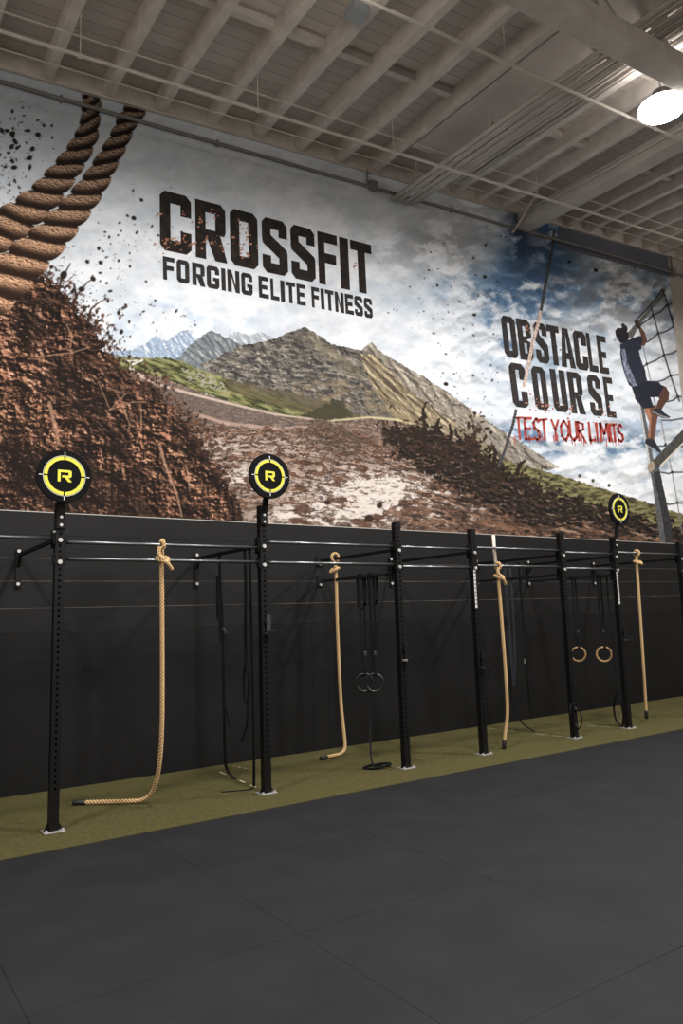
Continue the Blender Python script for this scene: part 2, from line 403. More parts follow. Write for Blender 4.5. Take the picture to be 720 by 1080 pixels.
# ================================================================== THE MURAL
NX, NZ = 1440, 560
MX0, MX1 = -.60, 14.40
xs_ = np.linspace(MX0, MX1, NX, dtype=np.float64); vv = np.linspace(0, 1, NZ)
GX = np.repeat(xs_[None, :], NZ, 0)
GT = roof(GX)
GZ = WAIN + .004 + vv[:, None]*(GT - WAIN - .004)
P = np.stack([GX-CAM[0], np.full_like(GX, WALL-CAM[1]), GZ-CAM[2]], -1)
dz_ = P@FW; U = (360+F_PX*(P@RT)/dz_).astype(np.float32); V = (540-F_PX*(P@UP)/dz_).astype(np.float32)
IMG = np.zeros((NZ, NX, 3), np.float32)

def hash2(ix, iy, seed):
    h = (ix.astype(np.int64)*374761393 + iy.astype(np.int64)*668265263 + seed*974634777) & 0xffffffff
    h = ((h ^ (h >> 13))*1274126177) & 0xffffffff
    h = (h ^ (h >> 16)) & 0xffff
    return h.astype(np.float32)/65535.0
def vnoise(u, v, seed):                    # gradient noise, about 0..1
    fu, fv = np.floor(u), np.floor(v); a, c = u-fu, v-fv
    sa, sc = a*a*a*(a*(a*6-15)+10), c*c*c*(c*(c*6-15)+10); iu, iv = fu.astype(np.int32), fv.astype(np.int32)
    def g(du, dv):
        h = hash2(iu+du, iv+dv, seed)*6.2832
        return np.cos(h)*(a-du) + np.sin(h)*(c-dv)
    n0 = g(0,0)*(1-sa)+g(1,0)*sa; n1 = g(0,1)*(1-sa)+g(1,1)*sa
    return np.clip(.5+.72*(n0*(1-sc)+n1*sc), 0, 1)
def fbm(u, v, seed=0, octv=4):
    s = 0; amp = .5; tot = 0
    for o in range(octv):
        ca, sa = math.cos(.9*o), math.sin(.9*o); k = 2.02**o
        s = s + amp*vnoise((u*ca-v*sa)*k+17.3*o, (u*sa+v*ca)*k+9.1*o, seed+o*31); tot += amp; amp *= .58
    return s/tot
def ss(a, b_, x): t = np.clip((x-a)/(b_-a), 0, 1); return t*t*(3-2*t)
def C(*c): return np.array(c, np.float32)
def mixc(a, b_, t): return a + (b_-a)*t[..., None]
def window(u0, v0, u1, v1, pad=4):
    m = (U > u0-pad) & (U < u1+pad) & (V > v0-pad) & (V < v1+pad)
    r = np.where(m.any(1))[0]; c = np.where(m.any(0))[0]
    if len(r) == 0: return None
    return slice(r[0], r[-1]+1), slice(c[0], c[-1]+1)
def fast_window(u0, v0, u1, v1):
    cs = [on_wall(a, b_) for a, b_ in ((u0,v0),(u1,v0),(u1,v1),(u0,v1))]
    x0 = min(c[0] for c in cs); x1 = max(c[0] for c in cs); z0 = min(c[2] for c in cs); z1 = max(c[2] for c in cs)
    c0 = int(max(0, (x0-MX0)/(MX1-MX0)*(NX-1)-1)); c1 = int(min(NX, (x1-MX0)/(MX1-MX0)*(NX-1)+3))
    top = roof(min(max(x1,MX0),MX1)); bot = roof(min(max(x0,MX0),MX1))
    r0 = int(max(0, (z0-WAIN)/(top-WAIN)*(NZ-1)-2)); r1 = int(min(NZ, (z1-WAIN)/(bot-WAIN)*(NZ-1)+4))
    if c1-c0 < 1 or r1-r0 < 1: return None
    return slice(r0, r1), slice(c0, c1)
def inside(poly, u, v):
    m = np.zeros(u.shape, bool); n = len(poly)
    for i in range(n):
        (x0, y0), (x1, y1) = poly[i], poly[(i+1) % n]
        if y0 == y1: continue
        c = ((y0 > v) != (y1 > v)) & (u < (x1-x0)*(v-y0)/(y1-y0)+x0)
        m ^= c
    return m
def region(poly, amp=0, sc=10, seed=5):
    us = [p[0] for p in poly]; vs = [p[1] for p in poly]
    w = window(min(us)-amp, min(vs)-amp, max(us)+amp, max(vs)+amp)
    if w is None: return None, None
    u, v = U[w], V[w]
    if amp:
        uu = u + amp*2*(fbm(u/sc, v/sc, seed, 4)-.5)*2; vv_ = v + amp*2*(fbm(u/sc, v/sc, seed+99, 4)-.5)*2
    else: uu, vv_ = u, v
    return w, inside(poly, uu, vv_).astype(np.float32)
def put(w, m, col):
    IMG[w] = IMG[w] + (col - IMG[w])*np.clip(m, 0, 1)[..., None]
def gauss(u, v, cu, cv, ru, rv): return np.exp(-(((u-cu)/ru)**2+((v-cv)/rv)**2))
def stroke(pts, width, col, a=1.0, jit=0):
    wd = width if hasattr(width, '__len__') else [width]*len(pts)
    for (p, q, w0, w1) in zip(pts[:-1], pts[1:], wd[:-1], wd[1:]):
        mw = max(w0, w1)+2
        w = fast_window(min(p[0],q[0])-mw, min(p[1],q[1])-mw, max(p[0],q[0])+mw, max(p[1],q[1])+mw)
        if w is None: continue
        u, v = U[w], V[w]; du, dv = q[0]-p[0], q[1]-p[1]; L = du*du+dv*dv+1e-6
        t = np.clip(((u-p[0])*du+(v-p[1])*dv)/L, 0, 1); d = np.hypot(u-p[0]-t*du, v-p[1]-t*dv)
        ww = (w0+(w1-w0)*t)/2
        if jit: ww = ww*(1+jit*(fbm(u/2.2, v/2.2, 71, 2)-.5)*2)
        put(w, np.clip(ww-d+.5, 0, 1)*a, C(*col))
def blob(cu, cv, ru, rv, ang, col, a=1.0):
    R_ = max(ru, rv)+2; w = fast_window(cu-R_, cv-R_, cu+R_, cv+R_)
    if w is None: return
    u, v = U[w]-cu, V[w]-cv; c, s = math.cos(ang), math.sin(ang)
    p, q = (u*c+v*s)/ru, (-u*s+v*c)/rv; r = np.hypot(p, q)
    put(w, np.clip((1-r)*min(ru, rv)+.5, 0, 1)*a, C(*col))

def relief(u, v, su, sv, seed, octv=6, lu=.6, lv=-.8, e=.55, pers=.46):
    """lumpy surface as the print shows it: -1 (hollow) .. +1 (lit crest)"""
    def h(a, b_):
        s = 0; amp = 1.0
        for o in range(octv):
            k = 1.9**o; ca, sa = math.cos(1.1*o), math.sin(1.1*o); p_, q_ = a/su, b_/sv
            n = vnoise((p_*ca-q_*sa)*k+13.7*o, (p_*sa+q_*ca)*k+7.9*o, seed+o*31); s = s + amp*(1-np.abs(2*n-1)); amp *= pers
        return s
    d = h(u-lu*e, v-lv*e)-h(u+lu*e, v+lv*e)
    return np.clip(d/(2.2*d.std()+1e-6), -1, 1)
def flat(u, c): return C(*c)+np.zeros(u.shape+(3,), np.float32)
# --- sky
n1 = fbm(U/95, V/60, 1, 5); n2 = fbm(U/30, V/20, 11, 6); n3 = fbm(U/9, V/7, 21, 4); n5 = fbm(U/46+.5*n2, V/34+.5*n2, 31, 6)
billow = relief(U, V, 40, 26, 24, 6, .1, -.99, 2.0, .40)
sky = mixc(C(228,231,236), C(196,203,212), ss(.36, .64, .5*n1+.5*n2))
sky = mixc(sky, C(176,186,197), np.clip(ss(262, 110, V-.22*U)*ss(440, 40, U), 0, 1)*.75)
sky = mixc(sky, C(150,172,198), np.clip(gauss(U,V,160,335,50,22)+gauss(U,V,425,305,36,30)*.6+gauss(U,V,250,335,40,14)*.5, 0, 1)*ss(.48,.62,n5)*.7)
blue = (1.2*gauss(U,V,562,290,42,52) + 1.1*gauss(U,V,580,250,30,30) + .8*gauss(U,V,528,350,22,34) + .55*gauss(U,V,640,318,44,40) + 1.0*gauss(U,V,615,470,70,12)
        + .8*gauss(U,V,548,462,26,20) + .6*gauss(U,V,600,512,50,14) + .7*gauss(U,V,486,305,30,22) + .5*gauss(U,V,690,310,40,40) + .45*gauss(U,V,680,470,40,40) + .4*gauss(U,V,590,400,40,40))
cl = ss(.44, .56, .35*n1+.65*n5)
sky = mixc(sky, C(92,122,154), np.clip(blue*1.35*(1-.92*cl), 0, 1))
sky = mixc(sky, C(62,88,124), np.clip((blue-.55)*1.4*(1-cl), 0, 1)*.8*ss(400,360,V))
sky = mixc(sky, C(232,235,239), ss(415,450,V)*ss(470,560,U)*ss(.47,.60,n2)*.75)
far = ss(400, 520, U)
sky = mixc(sky, C(238,240,243), np.clip(ss(.05,.85,billow)*(.10+.6*far)*(.35+.65*cl), 0, 1))
sky = mixc(sky, sky*.78, np.clip(ss(.0,-.9,billow)*(.10+.55*far), 0, 1))
storm = np.clip(gauss(U,V,660,308,66,34)*1.0 + gauss(U,V,470,262,80,26)*.5 + gauss(U,V,705,350,30,40)*.3 + gauss(U,V,600,275,30,20)*.4, 0, 1)
sky = mixc(sky, C(104,104,107), storm*ss(.42, .58, n2)*.85)
sky = mixc(sky, C(208,206,202), storm*ss(.52,.66,n5)*ss(.0,.6,billow)*.7)
sky = mixc(sky, C(52,68,94), np.clip(gauss(U,V,548,252,13,30)*1.0*ss(.40,.54,n2) + gauss(U,V,515,315,20,14)*.6*ss(.48,.58,n3) + gauss(U,V,570,262,14,16)*.5, 0, 1))
sky *= (1 + .08*(n3-.5)[..., None])
IMG[:] = sky
# dark navy strip above the conduit at the far end
w, m = region([(589,225),(720,255),(720,312),(704,292),(650,277),(600,264),(588,261)])
put(w, m*.92, C(92,94,104))
w, m = region([(250,120),(588,210),(588,258),(480,229),(330,186),(250,160)])
put(w, m*.0, C(150,148,146))

# --- far blue mountains
def rock(poly, base, light, dark, ang, seed, amp=1.2, sx=3.0, sy=14.0, lt=(.52,.66), dk=(.50,.36), alpha=1.0):
    w, m = region(poly, amp, 7, seed)
    u, v = U[w], V[w]; c, s = math.cos(ang), math.sin(ang); p, q = u*c+v*s, -u*s+v*c
    k = relief(p, q, sy*1.5, sx*2.6, seed+3, 7, .35, -.93, .8, .52); t2 = fbm(u/16, v/9, seed+8, 5); t3 = fbm(u/3.2, v/2.6, seed+9, 3)
    col = flat(u, base)
    col = mixc(col, C(*light), np.clip(ss(.0, .85, k)*(.25+1.0*ss(.42,.6,t2)), 0, 1)); col = mixc(col, C(*dark), np.clip(ss(.0, -.7, k)*(.5+.7*ss(.6,.42,t2)), 0, 1))
    col *= (1+.35*(t3-.5))[..., None]
    put(w, m*alpha, col); return w, m
rock([(100,385),(118,371),(140,369),(152,363),(164,354),(175,360),(188,351),(199,347),(212,362),(226,380),(226,392),(100,392)], (150,166,186), (206,212,220), (122,140,164), .9, 40, .8)
rock([(236,360),(244,351),(252,350),(262,354),(275,350),(288,356),(300,364),(300,376),(236,376)], (168,174,180), (212,216,220), (140,148,158), .9, 43, .8)
rock([(172,390),(192,372),(208,358),(222,348),(238,356),(252,362),(262,368),(268,382),(230,396),(172,396)], (112,118,122), (158,160,160), (80,88,94), .8, 46, .9)
rock([(380,370),(392,361),(402,372),(415,379),(430,388),(446,397),(470,412),(498,433),(520,448),(545,464),(570,480),(590,494),(540,500),(440,470),(380,420)], (136,128,118), (186,176,160), (84,78,72), .72, 50, 1.0, 4.5, 22)
# --- main mountain
rock([(210,384),(232,376),(250,365),(272,361),(290,357),(306,350),(322,345),(336,354),(350,363),(372,368),(384,369),(396,374),(420,400),(436,418),(452,440),(452,475),(380,470),(300,440),(250,420)],
     (100,95,89), (156,147,135), (50,49,50), .35, 55, 1.2, 6.0, 13.0)
w, m = region([(212,386),(250,366),(290,360),(330,372),(380,396),(420,420),(440,440),(400,430),(350,418),(300,412),(250,404)], 3, 9, 57); u, v = U[w], V[w]   # bands of dark cliff
put(w, m*ss(.5,.58,fbm((u+v)/22,(v-.25*u)/4.5,58,5))*.75, C(58,57,57))
put(w, m*ss(.56,.64,fbm((u+v)/12,(v-.25*u)/3.2,59,5))*.55, C(186,178,164))
w, m = region([(322,347),(318,364),(326,386),(334,404),(322,400),(312,380),(306,362)], 2, 7, 56); put(w, m*.35, C(66,62,58))
w, m = region([(380,372),(392,373),(404,384),(428,408),(470,440),(540,486),(540,500),(470,478),(430,462),(400,420),(386,392)], 2, 9, 60)
u, v = U[w], V[w]; q = relief(u*.75+v*.66, -u*.66+v*.75, 40, 10, 61, 7, .2, -.95, .9, .52); t3 = fbm(u/3, v/2.6, 65, 3); t4 = fbm((u*.75+v*.66)/30, (-u*.66+v*.75)/6, 165, 4)
col = mixc(flat(u, (138,124,100)), C(200,184,152), ss(.0,.8,q)); col = mixc(col, C(70,62,52), ss(.0,-.75,q)*.9); col = mixc(col, C(92,84,72), ss(.52,.6,t4)*.6); put(w, m*.92, col*(1+.4*(t3-.5))[..., None])
w, m = region([(322,346),(340,360),(365,378),(392,398),(380,402),(350,384),(330,366)], 1.5, 7, 62); put(w, m*.35, C(140,128,104))
w, m = region([(330,395),(400,408),(452,440),(470,472),(420,468),(360,440),(300,410)], 3, 10, 63)
u, v = U[w], V[w]; put(w, m*ss(.42,.6,fbm(u/16,v/6,64,4))*.55, C(128,112,86))
# --- green hill at left
w, m = region([(112,376),(140,377),(166,378),(178,377),(200,385),(232,397),(262,410),(300,421),(338,435),(350,443),(300,440),(250,428),(200,410),(150,395),(112,392)], 1.2, 6, 66)
u, v = U[w], V[w]; q = fbm((u*.93+v*.36)/18, (-u*.36+v*.93)/3.4, 67, 5)
put(w, m, mixc(mixc(C(96,98,64)+np.zeros(u.shape+(3,),np.float32), C(138,136,96), ss(.5,.6,q)), C(52,54,38), ss(.48,.40,q)))
w, m = region([(190,388),(215,392),(235,404),(240,414),(215,408),(196,400)], 2, 6, 68); u, v = U[w], V[w]
put(w, m*ss(.48,.58,fbm(u/4,v/3,69,3)), C(150,146,132))
w, m = region([(240,400),(300,412),(350,426),(380,440),(340,442),(290,428),(240,412)], 2, 8, 70); put(w, m*.7, C(88,80,60))
w, m = region([(345,426),(360,420),(372,440),(330,446),(318,438)], 2.5, 4, 72); put(w, m*.8, C(58,58,44))
# --- brown plain below the hills
plain = [(100,384),(170,398),(215,415),(262,430),(310,440),(350,444),(400,441),(440,447),(480,462),(520,486),(560,510),(640,545),(720,560),(720,590),(-60,560),(-60,400)]
w, m = region(plain, 1.2, 6, 74); u, v = U[w], V[w]
def ground(u, v):
    D = np.clip(v-.075*(u-300)-425, -20, 200); D = np.where(D < 8, 8*np.exp((D-8)/30), D)+13
    a, b_ = 5.6*(u-330)/D, 17*np.log(D)
    return a+1.1*(fbm(a*.9, b_*.9, 301, 4)-.5)*2, b_+1.3*(fbm(a*.9, b_*.9, 302, 4)-.5)*2, D
gu, gv, D = ground(u, v)
q = fbm(gu/1.6, gv/2.2, 75, 5); q2 = fbm(gu*.9, gv, 76, 5); rl = relief(gu, gv, 1.6, 1.3, 77, 5, .3, -.95, .12)
col = mixc(flat(u, (100,84,75)), C(136,114,101), ss(.46,.58,q)); col = mixc(col, C(190,170,156), ss(.2,.9,rl)*.55); col = mixc(col, C(66,55,50), np.clip(ss(-.1,-.8,rl)*.8+ss(.46,.36,q2)*.6, 0, 1))
band = ss(398,414,v-.11*(u-170))*ss(450,428,v-.11*(u-170)); col = mixc(col, col*.35+C(98,90,87)*.6, np.clip(band*ss(350,270,u),0,1)*.75)
put(w, m, col)
# pale path lines
stroke([(132,381),(150,380),(140,384),(138,388),(146,396)], [1.5,2,2,3,4], (206,202,196))
stroke([(146,395),(165,405),(200,415),(240,425),(290,437),(330,442)], [4,2.6,2.6,2.4,2.0,1.6], (196,176,164), .85)
stroke([(205,436),(240,447),(290,452),(330,450)], [3,4,3,2], (178,150,136), .7)
stroke([(345,444),(390,440),(420,443),(440,449),(470,460)], [1.5,2.0,2.4,2.4,2], (190,180,140), .9)
# wet mud with puddles
mud = [(170,440),(230,450),(300,452),(340,448),(400,462),(450,484),(500,512),(560,540),(600,572),(300,560),(200,556)]
w, m = region(mud, 5, 12, 80); u, v = U[w], V[w]; gu, gv, D = ground(u, v)
q = fbm(gu/2.2, gv/2.4, 81, 5); q2 = fbm(gu/1.1, gv/1.1, 82, 5); q3 = fbm(gu*1.3, gv*1.25, 83, 4); rl = relief(gu, gv, 1.7, 1.25, 84, 6, .6, -.8, .10, .5)
wet = np.clip(gauss(u,v,395,520,75,28)*1.3 + gauss(u,v,335,546,70,14)*1.0 + gauss(u,v,255,505,46,20)*.8 + gauss(u,v,465,535,60,18)*.8 + gauss(u,v,300,470,70,14)*.5 + gauss(u,v,220,470,40,14)*.4, 0, 1.2)
col = mixc(flat(u, (100,78,66)), C(136,106,89), ss(.46,.6,q))
col = mixc(col, C(120,84,66), ss(.5,.62,fbm(gu/3, gv/3, 89, 4))*(1-np.clip(wet,0,1))*.7)
col = mixc(col, C(214,204,197), np.clip(ss(.56,.46,q2)*wet*1.15, 0, 1))
col = mixc(col, C(216,198,184), ss(.35,.95,rl)*(.28+.5*np.clip(wet,0,1)))
col = mixc(col, C(60,44,37), np.clip(ss(-.1,-.7,rl), 0, 1)*(.95-.4*np.clip(wet,0,1)))
col = mixc(col, C(52,38,32), ss(.545,.60,q3)*(1-.3*np.clip(wet,0,1))*.9); col = mixc(col, C(92,62,46), ss(.58,.63,q2)*.6)
put(w, m*.96, col)
w, m = region([(350,520),(372,508),(395,505),(415,500),(428,512),(426,530),(410,540),(385,545),(362,540),(372,530)], 4, 9, 85)
u, v = U[w], V[w]; put(w, m*ss(.62,.5,fbm(u/9,v/3,86,4))*.9, C(212,203,196))
w, m = region([(330,438),(360,446),(385,468),(375,482),(340,478),(318,462)], 5, 9, 87); u, v = U[w], V[w]
put(w, m*ss(.35,.6,fbm(u/5,v/4,88,4))*.75, C(74,60,52))
for cu, cv, r in ((400,533,3.2),(389,547,4.5),(285,511,4),(345,530,3)): blob(cu, cv, r, r*.9, 0, (56,40,34))
# right grassy slope
w, m = region([(508,478),(540,488),(565,494),(600,504),(650,520),(690,532),(725,545),(725,585),(600,560),(530,520),(505,498)], 1.2, 6, 90); u, v = U[w], V[w]
q = fbm(u/10, v/3.2, 91, 5)
put(w, m, mixc(mixc(C(104,100,62)+np.zeros(u.shape+(3,),np.float32), C(134,126,86), ss(.5,.62,q)), C(62,58,42), ss(.5,.38,q)))
for cu, cv in ((625,507),(642,512),(611,502)): blob(cu, cv, 1.6, 1.8, 0, (60,62,48))
# flying-mud bank in the middle and its lower mud
bank = [(398,446),(420,452),(440,448),(446,440),(462,452),(475,462),(492,458),(505,470),(520,486),(540,498),(575,514),(620,528),(660,540),(725,556),(725,592),(560,570),(505,536),(470,512),(430,486),(405,470)]
w, m = region(bank, 10, 9, 94); u, v = U[w], V[w]
q = fbm(u/7, v/5, 95, 5); q2 = fbm(u/16, v/9, 96, 4); rl = relief(u, v, 13, 8, 97, 6, .5, -.85, .6, .52); right = ss(560, 640, u)
col = mixc(flat(u, (44,36,32)), C(88,66,54), ss(.1,.7,rl)*(.35+.65*ss(.45,.6,q2))); col = mixc(col, C(168,138,120), np.clip(ss(.45,1.0,rl)*(.10+.55*ss(.5,.62,q2)+.4*right), 0, 1)); col = mixc(col, C(24,21,20), np.clip(ss(.05,-.5,rl), 0, 1)*.9)
put(w, m*np.clip(ss(.30,.44,q)+.25, 0, 1), col)
w, m = region([(470,506),(520,536),(570,556),(620,552),(720,572),(720,592),(540,574),(440,562),(400,540)], 5, 9, 98); u, v = U[w], V[w]
q = fbm(u/9, v/3.2, 99, 5); gu, gv, D = ground(u, v); rl = relief(gu, gv, 1.9, 1.5, 101, 6, .6, -.8, .1); q = fbm(gu, gv, 102, 5)
put(w, m*.85*ss(.36,.48,fbm(u/12,v/6,103,4)), mixc(mixc(mixc(flat(u, (98,72,58)), C(128,90,68), ss(.5,.6,q)), C(188,156,134), ss(.35,.95,rl)*.8), C(42,32,28), np.clip(ss(-.05,-.6,rl)+ss(.46,.38,q)*.7, 0, 1)))
# spiky splashes of mud above the bank
r2 = random.Random(12)
for _ in range(420):
    cu = r2.uniform(402, 590); top = 452+(cu-405)*.40; cv = top - abs(r2.gauss(0, 12)) + 8
    blob(cu, cv, r2.uniform(.4, 2.6)**1.0, r2.uniform(.3, 1.3), r2.uniform(0, 3.14), r2.choice([(46,36,30),(60,44,36),(36,30,27)]))
for pts in ([(446,478),(447,450),(446,432),(449,424),(452,425)], [(498,480),(497,466),(500,456),(504,455)], [(459,455),(461,448),(463,442)], [(425,470),(421,455),(416,445)], [(545,500),(548,490),(553,486)], [(520,492),(522,478),(520,470)], [(473,470),(476,456),(474,448)]):
    stroke(pts, [5,4,2.6,1.6,1][:len(pts)], (42,34,30), jit=.6)
for cu, cv in ((500,452),(497,466),(508,478),(440,462),(470,480),(520,500)):
    for _ in range(34): blob(cu+r2.gauss(0,7), cv+r2.gauss(0,8), r2.uniform(.6,3.2), r2.uniform(.5,1.8), r2.uniform(0,3), r2.choice([(44,34,29),(64,46,36)]))

# muddy colours are dull in the print
g_ = ss(432, 452, V-.02*U); lum = IMG@C(.3,.59,.11); IMG[:] = IMG + (lum[...,None]*C(.97,.95,.93)-IMG)*(.14*g_)[...,None]
# --- left mud mound
mound = [(-330,290),(-80,296),(0,292),(30,286),(44,290),(58,300),(72,312),(84,330),(96,342),(100,352),(110,358),(114,372),(122,382),(138,394),(150,404),(166,410),(176,424),(186,436),(200,446),(206,460),(220,478),(232,498),(244,516),(256,540),(262,560),(-80,560),(-330,560)]
w, m = region(mound, 6.0, 6, 110); u, v = U[w], V[w]
q = fbm(u/13, v/11, 111, 5); rdg = 1-np.abs(2*fbm(u/10, v/8, 112, 4)-1); rd2 = 1-np.abs(2*fbm(u/4.2, v/3.6, 113, 4)-1); fine = fbm(u/2.6, v/2.2, 114, 3)
lightf = np.clip(gauss(u,v,22,425,44,44)*1.6 + gauss(u,v,65,462,26,22)*1.0 + gauss(u,v,10,350,26,28)*.8 + gauss(u,v,30,385,40,20)*.6 + gauss(u,v,150,465,40,26)*.7 + gauss(u,v,180,500,26,30)*.7 + gauss(u,v,70,340,40,26)*.5 + gauss(u,v,20,525,26,16)*.8 + gauss(u,v,110,500,30,20)*.35 + gauss(u,v,220,520,24,26)*.6 + gauss(u,v,110,400,40,30)*.4, 0, 1.2)
rl = relief(u, v, 34, 26, 115, 7, .75, -.66, .9, .55); rf = relief(u, v, 8, 6.5, 116, 6, .75, -.66, .5, .5)
patch = ss(.45, .58, fbm(u/26, v/22, 117, 5)); k = .6*rl+.45*rf; L = np.clip(.18+.5*patch+.7*lightf*patch+.5*lightf, 0, 1.4)
col = mixc(flat(u, (50,38,33)), C(120,82,65), np.clip(ss(-.1,.5,k)*L, 0, 1))
col = mixc(col, C(186,132,102), np.clip(ss(.08,.65,k)*L*1.0, 0, 1))
col = mixc(col, C(228,188,162), np.clip(ss(.3,.9,rf)*ss(-.1,.5,rl)*L*.85, 0, 1))
col = mixc(col, C(27,22,21), np.clip(ss(.05,-.45,k)*(1.1-.45*lightf*patch), 0, 1))
dark = np.clip(gauss(u,v,30,350,18,20)*.9+gauss(u,v,70,400,24,20)*.9+gauss(u,v,95,430,18,22)*.9+gauss(u,v,15,480,18,30)*.9+gauss(u,v,90,520,50,20)*.9+gauss(u,v,125,470,14,18)*.8+gauss(u,v,40,500,26,20)*.8+gauss(u,v,200,480,12,16)*.6, 0, 1)
col = mixc(col, C(34,27,25), dark*.9*(1-.6*ss(.3,.8,rf)))
lum = col@C(.3,.59,.11); put(w, m, col*.92)
for pts, wd in (([(104,404),(116,432),(132,416),(112,408)],1.3), ([(116,432),(140,424),(154,424)],1.6), ([(132,436),(137,448),(135,456)],1.4), ([(148,426),(149,440),(149,454)],1.6), ([(50,375),(75,372),(95,366)],1.6), ([(30,378),(46,380),(60,386)],1.4), ([(70,342),(76,355),(74,366)],2), ([(168,468),(174,490),(186,520),(192,545)],[3.5,3.5,3,2]), ([(52,425),(58,450),(62,468)],[5,5,4]), ([(196,490),(199,505),(200,518)],1.6), ([(124,416),(130,430),(134,442)],1.2)):
    stroke(pts, (np.array(wd)*.75).tolist() if isinstance(wd, list) else wd*.75, (176,138,112), .7, jit=.5)
r3 = random.Random(5)
edge = mound[3:23]
for _ in range(700):                                   # lumps thrown off the mound
    a = r3.randrange(len(edge)-1); t = r3.random(); cu = edge[a][0]*(1-t)+edge[a+1][0]*t; cv = edge[a][1]*(1-t)+edge[a+1][1]*t
    k = abs(r3.gauss(0, 6)); blob(cu+k*.6+r3.gauss(0,4), cv-k+r3.gauss(0,4), .4+2.6*r3.random()**2, .4+1.5*r3.random()**2, r3.uniform(0,3.1), r3.choice([(52,38,32),(40,31,27),(96,64,48),(64,46,38)]))
for pts in ([(76,322),(82,310),(92,298),(98,294)], [(92,340),(96,326),(103,320),(108,317)], [(62,306),(64,296),(74,278)], [(80,312),(78,300)], [(98,350),(102,340),(108,336)]):
    stroke(pts, [3.2,2,1.3,1.0][:len(pts)], (58,44,38), jit=.4)
def splat(n, cu, cv, su, sv, r0, r1, seed, col=(40,34,32)):
    q = random.Random(seed)
    for _ in range(n):
        r = r0 + (r1-r0)*q.random()**3; blob(q.gauss(cu,su), q.gauss(cv,sv), r*q.uniform(.9,1.5), r*.85, q.uniform(0,3.1), col)
splat(70, 8, 165, 13, 26, .4, 2.8, 1); splat(40, 20, 140, 22, 20, .3, 1.8, 2); splat(40, 6, 200, 12, 16, .3, 1.8, 3)
splat(110, 105, 285, 34, 36, .3, 1.6, 4); splat(60, 100, 330, 24, 22, .3, 1.8, 5, (62,46,40)); splat(36, 180, 350, 30, 16, .25, 1.2, 6, (70,60,56)); splat(26, 150, 230, 22, 26, .3, 1.3, 7)
splat(70, 500, 330, 34, 34, .25, 1.2, 8, (70,70,76)); splat(40, 455, 290, 26, 26, .25, 1.0, 9, (70,70,72)); splat(70, 490, 420, 34, 26, .25, 1.1, 10); splat(18, 640, 335, 44, 30, .25, 1.1, 13); splat(10, 545, 250, 26, 16, .3, 1.2, 14)
for cu, cv, r in ((141,230,3.0),(149,211,2.4),(92,276,2.6),(106,277,2.8),(104,262,2.4),(125,275,1.8),(98,294,3.4),(86,305,3.8),(137,281,1.8),(154,297,1.6),(115,250,1.8),(126,235,1.6),(67,290,5),(125,330,2.6),(128,350,2.8),(111,315,1.8),(40,142,3.4),(13,141,3.6),(34,157,3.2),(30,138,2.4),(18,156,2.6),(13,170,2.6),(2,138,3),(511,292,2.4),(499,272,1.4),(452,285,1.3),(470,405,2.8),(454,266,1.2),(628,285,2.6),(461,301,1.6),(500,332,2.2),(600,276,2)):
    blob(cu, cv, r*.9, r*.72, rnd.uniform(0,3), (40,32,29))

# --- two big printed ropes
def big_rope(path, width, pitch, seed, shade):
    us = [p[0] for p in path]; vs = [p[1] for p in path]; mw = max(width)
    w = window(min(us)-mw, min(vs)-mw, max(us)+mw, max(vs)+mw); u, v = U[w], V[w]
    best = np.full(u.shape, 1e9, np.float32); S = np.zeros_like(u); T = np.zeros_like(u); Wd = np.ones_like(u); PH = np.zeros_like(u)
    s0 = 0; ph0 = 0
    for i in range(len(path)-1):
        (a, c), (a2, c2) = path[i], path[i+1]; du, dv = a2-a, c2-c; L = math.hypot(du, dv)
        t = ((u-a)*du+(v-c)*dv)/L/L; tc = np.clip(t, 0, 1); d = np.hypot(u-a-tc*du, v-c-tc*dv)
        cr = ((u-a)*dv-(v-c)*du)/L
        m_ = d < best; best = np.where(m_, d, best); S = np.where(m_, s0+tc*L, S); T = np.where(m_, np.sign(cr)*d, T)
        wl = width[i]+(width[i+1]-width[i])*tc; Wd = np.where(m_, wl, Wd)
        pl = (pitch[i]+pitch[i+1])/2; PH = np.where(m_, ph0+tc*L/pl, PH); s0 += L; ph0 += L/pl
    t = T/(Wd/2)
    ph = PH + .58*t + .10*(fbm(u/14, v/14, seed, 3)-.5)
    fr = ph-np.floor(ph); lobe = np.sqrt(np.clip(1-(2*fr-1)**2, 0, 1))
    m = np.clip((.74+.30*lobe-np.abs(t))*Wd/2+.5, 0, 1)
    rl = relief(u*.9+v*.4, -u*.4+v*.9, 6, 2.4, seed+7, 5, .3, -.95, .5)
    up = np.clip(1.2-1.15*fr, 0, 1)*ss(.25,.95,lobe)           # upper flank of each strand is the lit one
    k = np.clip(up*(.75+.25*np.clip(1-(t+.2)**2, 0, 1)), 0, 1)
    col = mixc(flat(u, (40,32,28)), C(152,126,106), ss(.12,.75,k))
    col = mixc(col, C(220,194,172), ss(-.2,.6,rl)*ss(.3,.8,k)*.9); col = mixc(col, C(38,29,25), ss(.0,-.7,rl)*.75)
    warm = ss(shade[0], shade[1], v); col = mixc(col*.80, np.clip(col*C(1.16,1.06,.97),0,255), warm)
    put(w, m, col)
big_rope([(92,70),(97,104),(95,128),(92,142),(82,162),(66,184),(48,206),(24,228),(-4,246),(-40,268),(-160,330)], [19,20,21,24,27,30,34,38,44,48,60], [14,14,15,17,18,19,21,23,24,25,27], 120, (100,330))
big_rope([(164,70),(145,112),(134,128),(126,146),(114,168),(98,196),(78,222),(54,250),(28,274),(0,300),(-40,330)], [24,23,22,22,24,29,33,38,44,52,60], [13,13,14,16,18,20,21,23,26,28,28], 140, (110,340))

